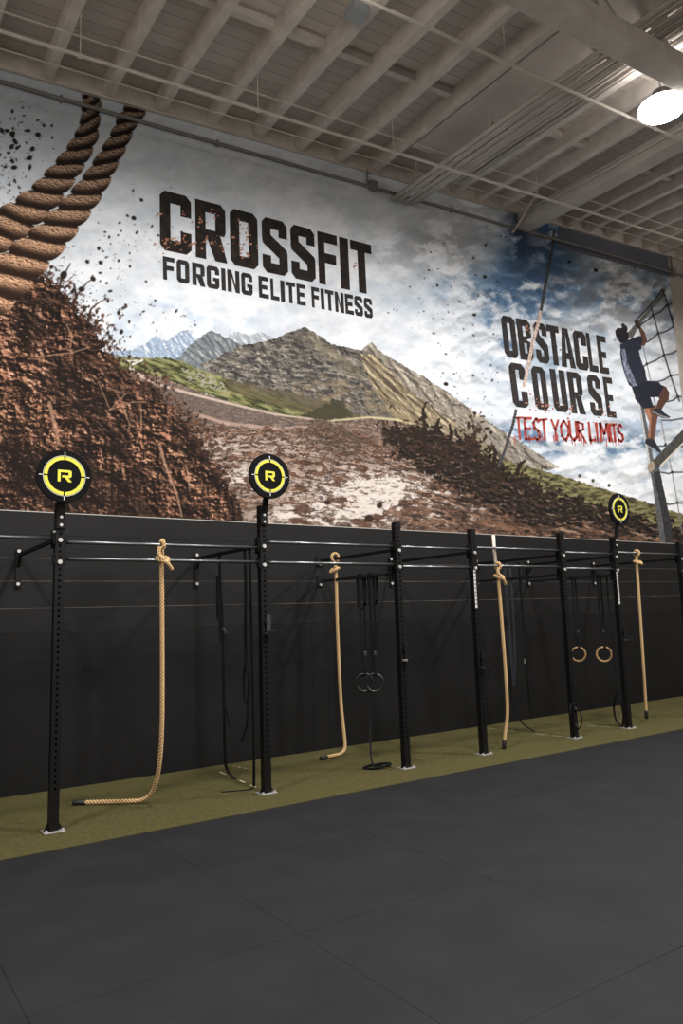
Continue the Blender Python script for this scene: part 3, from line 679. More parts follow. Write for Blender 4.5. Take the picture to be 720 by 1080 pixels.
# --- climber, posts and net at the far end
def zp(pts, ox, oy, s): return [(ox+x/s, oy+y/s) for x, y in pts]
A = lambda pts: zp(pts, 630, 310, 8.0); B = lambda pts: zp(pts, 630, 430, 7.2)
def fill(poly, col, amp=0, tex=0, seed=150):
    w, m = region(poly, amp, 5, seed)
    if w is None: return
    u, v = U[w], V[w]; c = C(*col)*(1+tex*(fbm(u/2.5, v/5, seed, 3)-.5))[..., None]; put(w, m, c)
fill(B([(300,-40),(345,-40),(385,180),(425,400),(470,470),(515,680),(560,900),(585,1060),(480,1060),(450,830),(405,520),(370,330),(335,130)]), (88,88,90), .3, .7)
fill(B([(300,-40),(320,-40),(360,190),(400,420),(390,480),(370,330),(335,130)]), (182,182,182), 0, .3)
fill(B([(420,500),(470,470),(515,680),(560,900),(585,1060),(520,1060),(480,760)]), (52,52,54), .3, .6)
fill(A([(250,330),(420,140),(530,0),(548,-40),(575,-40),(560,20),(460,130),(340,290),(290,380),(262,372)]), (98,95,90), .3, .8)
stroke(A([(330,215),(440,100),(520,0),(545,-40)]), 1.6, (52,52,54))
net = [A([(450,110),(515,340),(560,510),(615,690),(690,905)]), A([(552,-30),(590,90),(640,270),(695,455),(740,600)]), A([(360,260),(430,215),(465,180),(530,150),(580,100),(640,75)]), A([(610,170),(640,215),(665,225)]),
       A([(420,405),(460,375),(510,335),(580,315),(640,275),(670,265)]), A([(390,610),(420,590),(490,560),(560,515),(630,500),(695,460)]), A([(440,740),(510,740),(560,725),(615,690),(740,672)]),
       A([(590,910),(640,895),(675,865),(740,872)])]
for n_ in net: stroke(n_, 1.35, (40,42,50))
for n_ in (B([(490,95),(560,95),(680,75)]), B([(440,295),(510,290),(680,295)]), B([(480,490),(540,500),(570,490),(680,490)]), B([(490,710),(540,735),(605,725),(680,720)])): stroke(n_, 1.4, (58,60,64))
stroke(B([(480,90),(515,270),(565,490),(605,720),(625,850),(640,960)]), 1.0, (120,120,120)); stroke(A([(385,450),(415,590),(445,730)]), .9, (110,112,116)); stroke(A([(470,860),(490,950)]), .9, (70,72,76))
for cu, cv in A([(465,180),(580,100),(510,335),(640,275),(415,590),(560,515),(615,690),(675,865)])+B([(515,280),(565,490),(605,720)]): blob(cu, cv, 1.4, 1.4, 0, (44,46,52))
fill(B([(380,430),(420,400),(660,150),(660,255),(470,455),(410,485),(388,505)]), (72,70,68), .3, .7)
fill(B([(470,440),(660,250),(660,262),(478,452)]), (206,196,176)); fill(B([(378,430),(420,402),(440,460),(405,485),(388,505)]), (150,136,120), .2, .6)
# body
fill(B([(350,-20),(440,-20),(462,50),(445,130),(430,240),(382,232),(392,110),(362,40)]), (100,70,58), .2, .3)
fill(B([(352,-20),(385,-20),(408,60),(404,120),(400,225),(384,228),(392,110),(362,40)]), (156,112,88), .2, .2)
fill(A([(520,760),(575,780),(604,830),(600,890),(560,940),(535,985),(492,985),(496,935),(520,885),(500,860)]), (84,60,52), .2, .3)
fill(A([(288,790),(412,732),(520,748),(556,790),(510,872),(446,872),(474,958),(388,968),(318,890)]), (38,40,50), .3, .3)
fill(A([(190,425),(245,395),(300,372),(352,352),(392,366),(366,470),(346,476),(368,560),(400,640),(416,738),(300,790),(262,770),(228,680),(206,600),(190,510)]), (44,46,58), .3, .3)
fill(A([(200,470),(225,455),(262,600),(330,770),(300,780),(250,720),(215,600)]), (110,116,134), .5, 1.6)
fill(A([(340,268),(352,262),(400,330),(420,400),(392,440),(366,440),(380,390),(356,330)]), (92,66,58), .2, .3)
fill(A([(306,240),(318,218),(340,220),(352,250),(372,268),(350,300),(326,280)]), (60,48,46), .2)
fill(A([(196,260),(215,246),(250,275),(256,300),(240,330),(215,320)]), (50,44,46), .2)
fill(A([(148,310),(165,288),(205,284),(240,300),(262,340),(262,380),(240,404),(196,418),(172,390),(152,350)]), (40,38,42), .2)
fill(A([(458,985),(480,968),(530,965),(560,1000),(612,1036),(606,1052),(540,1044),(470,1010)]), (46,48,54), .2)
stroke(A([(462,992),(540,1030),(606,1048)]), .8, (190,190,190))
fill(B([(362,240),(425,236),(450,280),(482,330),(474,345),(430,320),(396,300),(360,272)]), (44,46,52), .2)
stroke(B([(362,275),(400,302),(440,322)]), .8, (180,180,180))
# overall fabric grain
IMG *= (1 + .05*(fbm(U/1.6, V/1.6, 200, 2)-.5))[..., None]

PRINT_GAIN = 1.0
c = np.clip(IMG/255.0, 0, 1); c = np.where(c <= .04045, c/12.92, ((c+.055)/1.055)**2.4)*PRINT_GAIN
c = np.clip(c, 0, .9)
mural = thing('wall_mural', (7.4, WALL, WAIN), 'huge printed wall mural of muddy track, mountains, sky and bold lettering', 'mural')
me = bpy.data.meshes.new('mural_print')
nv = NX*NZ; co = np.stack([GX-7.4, np.full_like(GX, -.001), GZ-WAIN], -1).reshape(-1).astype(np.float32)
me.vertices.add(nv); me.vertices.foreach_set('co', co)
idx = np.arange(nv).reshape(NZ, NX); quads = np.stack([idx[:-1,:-1], idx[:-1,1:], idx[1:,1:], idx[1:,:-1]], -1).reshape(-1).astype(np.int32)
nf = len(quads)//4
me.loops.add(len(quads)); me.loops.foreach_set('vertex_index', quads)
me.polygons.add(nf); me.polygons.foreach_set('loop_start', np.arange(0, len(quads), 4, dtype=np.int32))
me.update(calc_edges=True)
at = me.color_attributes.new('print', 'FLOAT_COLOR', 'POINT')
at.data.foreach_set('color', np.concatenate([c.reshape(-1, 3), np.ones((nv, 1))], 1).astype(np.float32).reshape(-1))
me.materials.append(M['print'])
mo = bpy.data.objects.new('printed_sheet', me); COL.objects.link(mo); mo.parent = mural
MB().box(MX0, MX1, WALL-.004, WALL+.006, WAIN-.004, WAIN+.006).build('bottom_hem', M['print_edge'], mural)

# ------------------------------------------------------------------ lettering of the mural
def glyph(ch, tx=.34, ty=.19, cx=.16, cy=.09):
    L = [(0,cy),(cx,0),(tx,0),(tx,1),(cx,1),(0,1-cy)]; Rr = [(1-x, y) for x, y in L]
    Lsq = [(0,0),(tx,0),(tx,1),(0,1)]; Rsq = [(1-tx,0),(1,0),(1,1),(1-tx,1)]
    top = [(tx,1-ty),(1-tx,1-ty),(1-tx,1),(tx,1)]; bot = [(tx,0),(1-tx,0),(1-tx,ty),(tx,ty)]
    topR = [(1-tx,.63),(1,.63),(1,1-cy),(1-cx,1),(1-tx,1)]; botR = [(1-tx,0),(1-cx,0),(1,cy),(1,.37),(1-tx,.37)]
    if ch == 'C': return [L, top, bot, topR, botR]
    if ch == 'O': return [L, Rr, top, bot]
    if ch == 'G': return [L, top, bot, topR, [(1-tx,0),(1-cx,0),(1,cy),(1,.5),(1-tx,.5)], [(.5,.5-ty*.8),(1-tx,.5-ty*.8),(1-tx,.5),(.5,.5)]]
    if ch == 'U': return [[(0,cy),(cx,0),(tx,0),(tx,1),(0,1)], [(1-tx,0),(1-cx,0),(1,cy),(1,1),(1-tx,1)], bot]
    if ch == 'R': return [Lsq, top, [(1-tx,.45),(1-cx*.3,.45),(1,.52),(1,1-cy),(1-cx,1),(1-tx,1)], [(tx,.36),(1-tx*.7,.36),(1-tx,.52),(tx,.52)], [(tx+.04,.38),(1-tx-.02,0),(1.04,0),(1-tx*.55,.46)]]
    if ch == 'B': return [Lsq, top, bot, [(1-tx,.5),(1,.57),(1,1-cy),(1-cx,1),(1-tx,1)], [(1-tx,0),(1-cx,0),(1,cy),(1,.43),(1-tx,.5)], [(tx,.5-ty/2),(1-tx,.5-ty/2),(1-tx,.5+ty/2),(tx,.5+ty/2)]]
    if ch == 'S': return [[(0,.60),(tx,.70),(tx,1),(cx,1),(0,1-cy)], top, [(1-tx,.68),(1,.68),(1,1-cy),(1-cx,1),(1-tx,1)], [(0,.60),(.02,.53),(1-tx,.30),(1,.40),(.98,.47),(tx,.70)],
                          [(1-tx,0),(1-cx,0),(1,cy),(1,.40),(1-tx,.30)], bot, [(0,cy),(cx,0),(tx,0),(tx,.32),(0,.32)]]
    if ch == 'F': return [Lsq, [(tx,1-ty),(1,1-ty),(1,1),(tx,1)], [(tx,.42),(.92,.42),(.92,.42+ty),(tx,.42+ty)]]
    if ch == 'E': return [Lsq, [(tx,1-ty),(1,1-ty),(1,1),(tx,1)], [(tx,.41),(.88,.41),(.88,.41+ty),(tx,.41+ty)], [(tx,0),(1,0),(1,ty),(tx,ty)]]
    if ch == 'L': return [Lsq, [(tx,0),(1,0),(1,ty),(tx,ty)]]
    if ch == 'I': return [[(0,0),(1,0),(1,1),(0,1)]]
    if ch == 'T': return [[(0,1-ty),(1,1-ty),(1,1),(0,1)], [(.5-tx/2,0),(.5+tx/2,0),(.5+tx/2,1-ty),(.5-tx/2,1-ty)]]
    if ch == 'N': return [Lsq, Rsq, [(tx*.55,1),(tx,1),(1-tx*.55,0),(1-tx,0)]]
    if ch == 'A': return [[(0,0),(tx*.95,0),(.5+.02,1),(.5-tx*.5,1)], [(1-tx*.95,0),(1,0),(.5+tx*.5,1),(.5-.02,1)], [(.24,.2),(.76,.2),(.70,.2+ty),(.30,.2+ty)]]
    return []
def word(letters, top, bot, lean, name, m, tx=.34, ty=.19, cx=.16, cy=.09, off=.003):
    """letters: (char, left px, right px along the top line); top/bot: (x, y, slope) of the two guide lines"""
    q = MB()
    kk = 0
    for ch, xl, xr in letters:
        for poly in glyph(ch, tx if ch not in 'T' else tx*1.05, ty, cx, cy):
            pts = []
            for gx, gy in poly:
                x = xl+(xr-xl)*gx; yt = top[1]+top[2]*(x-top[0]); yb = bot[1]+bot[2]*(x-bot[0])
                h = yb-yt; px = x + (1-gy)*h*(lean[0]+lean[1]*(x-lean[2])); 
                yb2 = bot[1]+bot[2]*(px-bot[0]); py = yt+(yb2-yt)*(1-gy)
                p = on_wall(px, py); pts.append((p[0], WALL-off-kk, p[2]))
            q.add(pts, [tuple(range(len(pts)))]); kk = (kk+.00012) % .0012
    return q.build(name, m, mural, fix=False)
z4 = lambda a, c: (150+a/5.143, 150+c/5.143); z5 = lambda a, c: (270+a/5.143, 270+c/5.143)
word([('C',)+z4(93,263), ('R',)+z4(285,448), ('O',)+z4(472,622), ('S',)+z5(28,164), ('S',)+z5(183,313), ('F',)+z5(330,436), ('I',)+z5(448,496), ('T',)+z5(508,622)],
     (168,199.5,.2646), (169.5,263,.2165), (.008,.0002,168), 'headline_lettering', M['print_black'])
word([('F',)+z4(110,174), ('O',)+z4(185,253), ('R',)+z4(269,336), ('G',)+z4(347,415), ('I',)+z4(426,449), ('N',)+z4(459,525), ('G',)+z4(534,595), ('E',)+z4(628,682), ('L',)+z5(75,122), ('I',)+z5(129,152), ('T',)+z5(157,210), ('E',)+z5(217,264),
      ('F',)+z5(297,340), ('I',)+z5(347,366), ('T',)+z5(371,418), ('N',)+z5(424,472), ('E',)+z5(479,524), ('S',)+z5(530,574), ('S',)+z5(582,626)],
     (171.4,270,.206), (172.4,294.7,.188), (.02,.0002,171), 'motto_lettering', M['print_black2'], .34, .2, .16, .12)
z6 = lambda a, c: (520+a/5.143, 520+c/5.143)
word([('O',)+z6(37,112), ('B',)+z6(121,196), ('S',)+z6(212,282), ('T',)+z6(283,350), ('A',)+z6(345,424), ('C',)+z6(426,496), ('L',)+z6(499,548), ('E',)+z6(555,606)],
     (527.2,332,.209), (535,376.6,.172), (.12,0,0), 'course_name_lettering', M['print_black2'], .40, .17, .2, .1)
word([('C',)+z6(78,166), ('O',)+z6(200,276), ('U',)+z6(302,382), ('R',)+z6(396,472), ('S',)+z6(503,572), ('E',)+z6(590,641)],
     (535.2,381.8,.155), (548,429.6,.112), (.13,0,0), 'course_name_lettering', M['print_black2'], .40, .15, .2, .1)
# brushed red words
BR = {'T':[[(0,.95),(1,1)],[(.5,.97),(.48,0)]], 'E':[[(.1,.97),(.05,0)],[(.1,.97),(1,1)],[(.08,.5),(.8,.52)],[(.05,.02),(1,.05)]], 'S':[[(.95,.85),(.6,1),(.1,.8),(.2,.55),(.8,.42),(.9,.15),(.5,0),(0,.1)]],
      'Y':[[(0,1),(.45,.5)],[(1,1),(.45,.5),(.4,0)]], 'O':[[(.5,1),(.05,.7),(.05,.25),(.5,0),(.95,.3),(.95,.7),(.5,1)]], 'U':[[(.05,1),(.08,.2),(.5,0),(.9,.2),(.95,1)]],
      'R':[[(.1,1),(.05,0)],[(.1,.97),(.8,.9),(.8,.6),(.1,.5)],[(.3,.5),(1,-.1)]], 'L':[[(.1,1),(.05,.02)],[(.05,.02),(1,.06)]], 'I':[[(.5,1),(.5,0)]], 'M':[[(0,0),(.1,1)],[(.1,1),(.5,.4)],[(.5,.4),(.9,1)],[(.9,1),(1,0)]]}
q = MB(); rb = random.Random(4)
def tline(x): return 439.6+.074*(x-541)
def bline(x): return 463.6+.020*(x-546)
def rib(pts, wpx):
    for (a, c), (a2, c2) in zip(pts[:-1], pts[1:]):
        du, dv = a2-a, c2-c; L = math.hypot(du, dv)+1e-6; nx, ny = -dv/L, du/L; w0 = wpx*rb.uniform(.38,.62); w1 = wpx*rb.uniform(.34,.6); e = wpx*.25/L
        cs = [(a-du*e+nx*w0, c-dv*e+ny*w0), (a-du*e-nx*w0, c-dv*e-ny*w0), (a2+du*e-nx*w1, c2+dv*e-ny*w1), (a2+du*e+nx*w1, c2+dv*e+ny*w1)]
        ps = [on_wall(*p) for p in cs]; q.add([(p[0], WALL-.003, p[2]) for p in ps], [(0,1,2,3)])
for ch, xl, xr in [('T',541,551),('E',551.8,560),('S',561,567.8),('T',568.5,576.5),('Y',581,588.3),('O',590,598.3),('U',599.3,607),('R',608,615.5),('L',619.8,625.5),('I',626.5,629.5),('M',631.5,640),('I',640.6,643.4),('T',643.6,649.4),('S',650.2,655.5)]:
    for st in BR[ch]:
        pts = []
        for gx, gy in st:
            x = xl+(xr-xl)*gx + (1-gy)*2.2; yt = tline(x); yb = bline(x); pts.append((x, yb+(yt-yb)*gy))
        rib(pts, 2.7)
    for _ in range(2):
        x = rb.uniform(xl, xr); y0 = bline(x)-rb.uniform(2, 6); rib([(x, y0), (x+.8, y0+rb.uniform(4, 9))], .9)
q.build('slogan_lettering', M['print_red'], mural, fix=False)
# rust-brown splashes over the headline, drawn as small ragged patches
q = MB(); rb = random.Random(9)
for cu, cv, s, n in ((186,252,7,26),(178,258,6,16),(222,255,5,14),(212,232,3,8),(226,224,3,6),(258,254,7,24),(258,238,4,10),(258,268,3,8),(205,258,3,8),(166,228,2,5),(372,280,3,4),(193,225,3,4),(202,236,3,5),(236,262,5,10), (563,423,6,14),(578,428,7,16),(600,432,6,10),(556,345,4,8),(632,438,6,10),(642,438,5,8)):
    for _ in range(n):
        x = rb.gauss(cu, s); y = rb.gauss(cv, s*.8); r = rb.uniform(.4, 1.7); k = rb.randrange(5, 8); a0 = rb.random()*6
        ps = [on_wall(x+r*rb.uniform(.5,1.3)*math.cos(a0+6.283*j/k), y+r*rb.uniform(.4,1.1)*math.sin(a0+6.283*j/k)) for j in range(k)]
        q.add([(p[0], WALL-.0045, p[2]) for p in ps], [tuple(range(k))])
rs = q.build('rust_splash', mat('printed_rust', (128,70,48), .85, rgb2=(196,148,124), scale=14), mural, fix=False); rs['kind'] = 'stuff'
# thin printed rope hanging across the second heading
def flat_rope(pts, wpx, m, name):
    q = MB()
    for (a, c), (a2, c2) in zip(pts[:-1], pts[1:]):
        du, dv = a2-a, c2-c; L = math.hypot(du, dv); n = max(1, int(L/3.2)); nx, ny = -dv/L*wpx/2, du/L*wpx/2
        for k in range(n):
            t0, t1 = k/n, (k+.92)/n
            for t0_, t1_, sk in ((t0, t1, .35),):
                x0, y0, x1, y1 = a+du*t0_, c+dv*t0_, a+du*t1_, c+dv*t1_
                cs = [(x0+nx-du/L*sk, y0+ny-dv/L*sk), (x0-nx+du/L*sk, y0-ny+dv/L*sk), (x1-nx+du/L*sk, y1-ny+dv/L*sk), (x1+nx-du/L*sk, y1+ny-dv/L*sk)]
                ps = [on_wall(*p) for p in cs]; q.add([(p[0], WALL-.006, p[2]) for p in ps], [(0,1,2,3)])
    return q.build(name, m, mural, fix=False)
rg = mat('printed_rope_grey', (40,40,46), .85, rgb2=(70,70,74), scale=30)
rw = mat('printed_rope_pale', (222,206,196), .85, rgb2=(150,110,90), scale=18)
flat_rope([(584,243),(582,262),(578,282),(574,305),(570,328)], 3.0, rg, 'printed_rope')
flat_rope([(570,328),(566,345),(561,362),(557,385),(552,408)], 3.6, rw, 'printed_rope')
flat_rope([(544,432),(541,446),(536,462),(531,478),(525,492)], 3.0, rg, 'printed_rope')

# ================================================================== THE RACK
ORD = ['first','second','third','fourth','fifth','sixth','seventh']
T = .076
EXTRA = ['under the largest round target', 'holding the target before muddy ground', 'beside the hanging black rings', 'with white height scale, no target',
         'beside the hanging wooden rings', 'with white height scale and target', 'cut by the photo edge']
TOPZ = [2.76, 2.85, 2.76, 2.73, 2.74, 2.72, 2.70]
for i, x in enumerate(POST_X):
    p = thing('rack_upright', (x, RACK, .004), f'black steel rack upright, {ORD[i]} in the row, {EXTRA[i]}', 'rack post', 'rack uprights')
    MB().box(x-.085, x+.085, RACK-.075, RACK+.075, .004, .015).build('base_plate', M['worn'], p, bevel=.003)
    for sx in (-1, 1):
        MB().cyl((x+sx*.065, RACK-.055, .012), (x+sx*.065, RACK-.055, .032), .011, 8).build('anchor_bolt', M['bolt'], p)
        MB().add([(x+sx*T/2, RACK-.004, .014),(x+sx*(T/2+.04), RACK-.004, .014),(x+sx*T/2, RACK-.004, .09),(x+sx*T/2, RACK+.004, .014),(x+sx*(T/2+.04), RACK+.004, .014),(x+sx*T/2, RACK+.004, .09)], [(0,1,2),(5,4,3),(0,3,4,1),(1,4,5,2),(2,5,3,0)]).build('gusset', M['steel'], p)
    q = MB(); z = .35
    while z < TOPZ[i]-.05:
        if abs(z-2.43) > .04 and abs(z-2.24) > .04:
            q.disc((x, RACK, z), .0001, .0105, RACK-T/2-.0012, RACK-T/2+.001, 10)
            n = 10; q.add([(x-T/2-.0012, RACK+.0105*math.cos(6.283*k/n), z+.0105*math.sin(6.283*k/n)) for k in range(n)], [tuple(range(n))])
        z += .0508
    MB().box(x-T/2, x+T/2, RACK-T/2, RACK+T/2, .014, TOPZ[i]).build('tube', M['steel'], p, bevel=.005, fix=False, extra=(q, M['hole']))
    for z in (2.43, 2.24):
        MB().cyl((x, RACK-T/2, z), (x, RACK-T/2-.016, z), .019, 12).build('bolt', M['bolt'], p, smooth=False)
    for z, sx in ((2.50,-1),(2.27,-1),(2.40,1)):
        MB().cyl((x+sx*T/2, RACK-.005, z), (x+sx*(T/2+.014), RACK-.005, z), .014, 8).build('side_bolt', M['bolt'], p)
    for z in (2.475 if i else 2.447, 2.262):
        MB().cbox((x, RACK, z), T+.03, .05, .10).build('bar_bracket', M['steel'], p, bevel=.004)
    if i in (3, 5):
        xl = x-T/2+.016
        lb = MB().box(xl-.014, xl+.016, RACK-T/2-.0025, RACK-T/2+.001, 1.75, 2.215).build('height_scale', M['label'], p)
        lb['label'] = 'white height scale strip'
        q = MB()
        for k in range(9):
            zz = 1.79+.048*k; q.box(xl-.007, xl+.009, RACK-T/2-.004, RACK-T/2-.002, zz, zz+.02)
        q.build('scale_marks', M['ink'], lb)

def bar_thing(a, c, z, m, label):
    xa, xb = a+T/2+.01, c-T/2-.01; xm = (xa+xb)/2
    t = thing('pull_up_bar', (xm, RACK, z), label, 'pull-up bar', 'pull-up bars between the uprights')
    MB().cyl((xa, RACK, z), (xb, RACK, z), .0165, 14).build('bar', M[m], t, smooth=True)
    for x, s in ((xa, 1), (xb, -1)):
        MB().cbox((x+s*.004, RACK, z), .008, .06, .085).build('end_flange', M['steel'], t, bevel=.002)
bar_thing(-.42, POST_X[0], 2.447, 'bar', 'bright steel pull-up bar running out of frame beyond the first upright')
UPZ = [2.417, 2.478, 2.474, 2.498, 2.474, 2.50]; LOZ = [2.27, 2.268, 2.246, 2.272, 2.254]
for i in range(6):
    bar_thing(POST_X[i], POST_X[i+1], UPZ[i], 'bar', f'upper steel pull-up bar between the {ORD[i]} and {ORD[i+1]} uprights')
    if i < 5: bar_thing(POST_X[i], POST_X[i+1], LOZ[i], 'bar', f'lower steel pull-up bar between the {ORD[i]} and {ORD[i+1]} uprights')
# arms from uprights to the wall
def arm(i, z, bracket, label, m='steel'):
    x = POST_X[i]-.02; t = thing('rack_stringer', (x, WALL-.02, z), label, 'rack arm', 'arms joining the uprights to the wall')
    MB().beam((x, RACK+T/2, z), (x, WALL-.07, z), .036, .036).build('arm_tube', M[m], t, bevel=.004)
    if bracket:
        MB().box(x-.022, x+.022, WALL-.036, WALL-.0165, z-.34, z+.07).build('wall_plate', M['steel'], t)
        MB().beam((x, WALL-.04, z-.12), (x, WALL-.12, z-.01), .03, .012).build('brace', M['steel'], t)
        for dz in (.045, -.30):
            MB().cyl((x, WALL-.036, z+dz), (x, WALL-.052, z+dz), .018, 10).build('lag_bolt', M['bolt'], t)
    else:
        MB().box(x-.045, x+.045, WALL-.026, WALL-.0165, z-.07, z+.07).build('wall_plate', M['steel'], t)
        MB().cyl((x, WALL-.026, z-.045), (x, WALL-.046, z-.045), .016, 10).build('lag_bolt', M['bolt'], t)
    MB().box(x-.04, x+.04, RACK+T/2, RACK+T/2+.012, z-.08, z+.08).build('post_plate', M['steel'], t)
for i in range(7):
    arm(i, 2.44, i not in (2,), f'upper black arm from the {ORD[i]} upright back to the wall')
for i in (2, 4, 5):
    arm(i, 2.17, False, f'lower black arm from the {ORD[i]} upright back to the wall', 'barblk')

# ------------------------------------------------------------------ round targets
def target(i, y, z, z_foot, label, r0, r1, s):
    x = POST_X[i]; t = thing('round_target', (x, RACK, z_foot), label, 'target', 'round targets on the uprights')
    R = .232
    d = MB().disc((x, y, z), .0001, R, y, y+.03, 64).build('disc', M['target'], t, bevel=.003)
    ro = .172; q = MB()
    for a in (2, 92, 182, 272): q.disc((x, y, z), r0, r1, y-.004, y+.001, 18, a+.5, a+85.5)
    q.build('yellow_ring', M['yellow'], d)
    q = MB()
    q.disc((x, y, z), r1+.004, r1+.007, y-.003, y+.001, 64)
    for a in (0, 90, 180, 270):
        c_, s_ = math.cos(math.radians(a)), math.sin(math.radians(a)); q.cbox((x+c_*(r1+.026), y-.002, z+s_*(r1+.026)), .006+.022*abs(c_), .005, .006+.022*abs(s_))
    q.build('sight_marks', M['white'], d)
    q = MB(); ox, oz = x-s*.55, z-s*.5
    P_ = lambda pts: [(ox+a*s*1.12, oz+c_*s) for a, c_ in pts]
    for poly in ([(0,0),(.2,0),(.2,1),(0,1)], [(.2,.8),(.78,.8),(.78,1),(.2,1)], [(.78,.36),(.9,.36),(1,.46),(1,.9),(.9,1),(.78,1)], [(.32,.36),(.78,.36),(.78,.55),(.32,.55)], [(.5,.36),(.76,.36),(1.02,0),(.76,0)]):
        q.prism(P_(poly), y-.004, y+.001)
    q.build('letter', M['yellow'], d)
    MB().beam((x, RACK-T/2-.012, z_foot-.02), (x, y+.045, z-R*.35), .062, .02, up=(0,1,0)).beam((x, y+.045, z-R*.35-.03), (x, y+.045, z+.1), .062, .02, up=(0,1,0)).build('mount_arm', M['steel'], t, bevel=.002)
    MB().box(x-.036, x+.036, RACK-T/2-.02, RACK-T/2, z_foot-.13, z_foot+.0).build('mount_plate', M['steel'], t)
    for dz in (-.03, -.1):
        MB().cyl((x, RACK-T/2-.02, z_foot+dz), (x, RACK-T/2-.03, z_foot+dz), .014, 8).build('bolt', M['bolt'], t)
# children of the disc keep world placement: parent's mesh is in the thing's frame
target(0, 6.597, 2.98, 2.66, 'round black target with yellow ring, largest, on the first upright', .141, .172, .104)
target(1, 6.544, 3.133, 2.78, 'round black target with yellow ring, on the second upright before the muddy ground', .140, .166, .098)
target(5, 6.573, 3.116, 2.70, 'round black target with yellow ring, smallest, beside the printed climber', .138, .164, .096)

# ------------------------------------------------------------------ climbing ropes
def resample(path, step):
    P_ = [Vector(p) for p in path]; out = [P_[0]]
    # Catmull-Rom then even steps
    dense = []
    for i in range(len(P_)-1):
        p0, p1, p2, p3 = P_[max(i-1,0)], P_[i], P_[i+1], P_[min(i+2,len(P_)-1)]
        for k in range(24):
            t = k/24; dense.append(.5*((2*p1)+(-p0+p2)*t+(2*p0-5*p1+4*p2-p3)*t*t+(-p0+3*p1-3*p2+p3)*t**3))
    dense.append(P_[-1]); acc = 0
    for a, c_ in zip(dense[:-1], dense[1:]):
        L = (c_-a).length
        while acc+L >= step:
            t = (step-acc)/L; a = a+(c_-a)*t; out.append(a.copy()); L = (c_-a).length; acc = 0
        acc += L
    out.append(P_[-1]); return out
def shade_strands(q, path, R, pitch=.092, step=.007):  # thin dark strands laid in the rope grooves, standing in for shade
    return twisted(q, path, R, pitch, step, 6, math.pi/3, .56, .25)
def twisted(q, path, R, pitch=.092, step=.007, n=8, a0=0.0, ko=.60, kr=.40):
    pts = resample(path, step); N = len(pts); prev = None; s = 0; fr = []
    for i in range(N):
        d = (pts[min(i+1,N-1)]-pts[max(i-1,0)]).normalized()
        u = (Vector((0,1,0)) if abs(d.y) < .9 else Vector((1,0,0))) if prev is None else prev
        u = (u-d*u.dot(d)).normalized(); prev = u; fr.append((pts[i], u, d.cross(u)))
    for k in range(3):
        c_ = []
        for i, (p, u, w) in enumerate(fr):
            a = a0 + 2*math.pi*(k/3 + i*step/pitch); c_.append(p + u*(math.cos(a)*R*ko) + w*(math.sin(a)*R*ko))
        q.tube(c_, R*kr, n)
    return q
def rope(name_label, hang, path, knot, end_cap, R=.022):
    t = thing('climbing_rope', hang, name_label, 'climbing rope', 'climbing ropes hung from the rack')
    twisted(MB(), path, R).build('rope', M['rope'], t, smooth=True, extra=(shade_strands(MB(), path, R), M['groove_shade']))
    for kp in knot: twisted(MB(), kp, R*.92, .07).build('knot', M['rope'], t, smooth=True, extra=(shade_strands(MB(), kp, R*.92, .07), M['groove_shade']))
    a, c_ = Vector(end_cap[0]), Vector(end_cap[1]); MB().tube([a, a+(c_-a)*.08, a+(c_-a)*.92, c_], [R*1.0, R*1.2, R*1.2, R*1.0], 12).build('end_cap', M['ropecap'], t, smooth=True)
    return t
def bar_knot(x, y, z, axis, R=.023):
    """loop over a bar (axis 'x' or 'y') and a wrap lying across the standing part below it"""
    r = .0165+R+.002 if axis == 'x' else .03+R
    def pt(a, b_, c_): return (x+a, y+b_, z+c_) if axis == 'x' else (x+b_, y+a, z+c_)
    loop = [pt(.0, r*math.sin(t)*1.0, r*math.cos(t)) for t in np.linspace(-2.6, 2.6, 14)]
    tail = [pt(-.035, -r*.9, -r*.6), pt(-.05, -.045, -.09), pt(-.01, -.055, -.14), pt(.045, -.05, -.19), pt(.085, -.03, -.235)]
    wrap = [pt(.03, .04, -.11), pt(.055, -.01, -.13), pt(.03, -.052, -.165), pt(-.03, -.045, -.15), pt(-.045, .01, -.125), pt(-.01, .045, -.115), pt(.03, .04, -.11)]
    return [loop, tail, wrap]
g = .004+.024
x, z = 2.536, UPZ[0]
rope('thick tan rope nearest the camera, end lying along the turf', (x, RACK, z), [(x, RACK+.01, z-.05), (x, RACK+.01, z-.3), (x+.004, RACK+.012, 1.8), (x+.008, RACK+.014, 1.2), (x+.012, RACK+.03, .8), (x+.02, RACK+.09, .5), (x+.03, RACK+.20, .27), (x+.025, RACK+.33, .11), (x-.03, RACK+.43, .04), (x-.13, RACK+.51, g), (x-.3, RACK+.63, g), (x-.47, RACK+.755, g)],
     bar_knot(x, RACK, z, 'x'), ((x-.465, RACK+.75, g), (x-.563, RACK+.82, g)))
x, y, z = POST_X[2]-.02, 8.0, 2.455
rope('tan rope hung beside the black rings, short tail on the turf', (x, y, z), [(x, y, z-.03), (x, y-.01, 2.2), (x-.01, y-.02, 1.7), (x-.01, y-.03, 1.1), (x-.01, y-.05, .6), (x-.0, y-.08, .25), (x-.02, y-.12, .09), (x-.10, y-.15, .035), (x-.2, y-.165, g), (x-.34, y-.19, g)],
     bar_knot(x, y, z, 'y')[:1]+bar_knot(x, y, z-.02, 'y')[2:], ((x-.33, y-.188, g), (x-.43, y-.205, g)))
x, z = 6.985, LOZ[3]
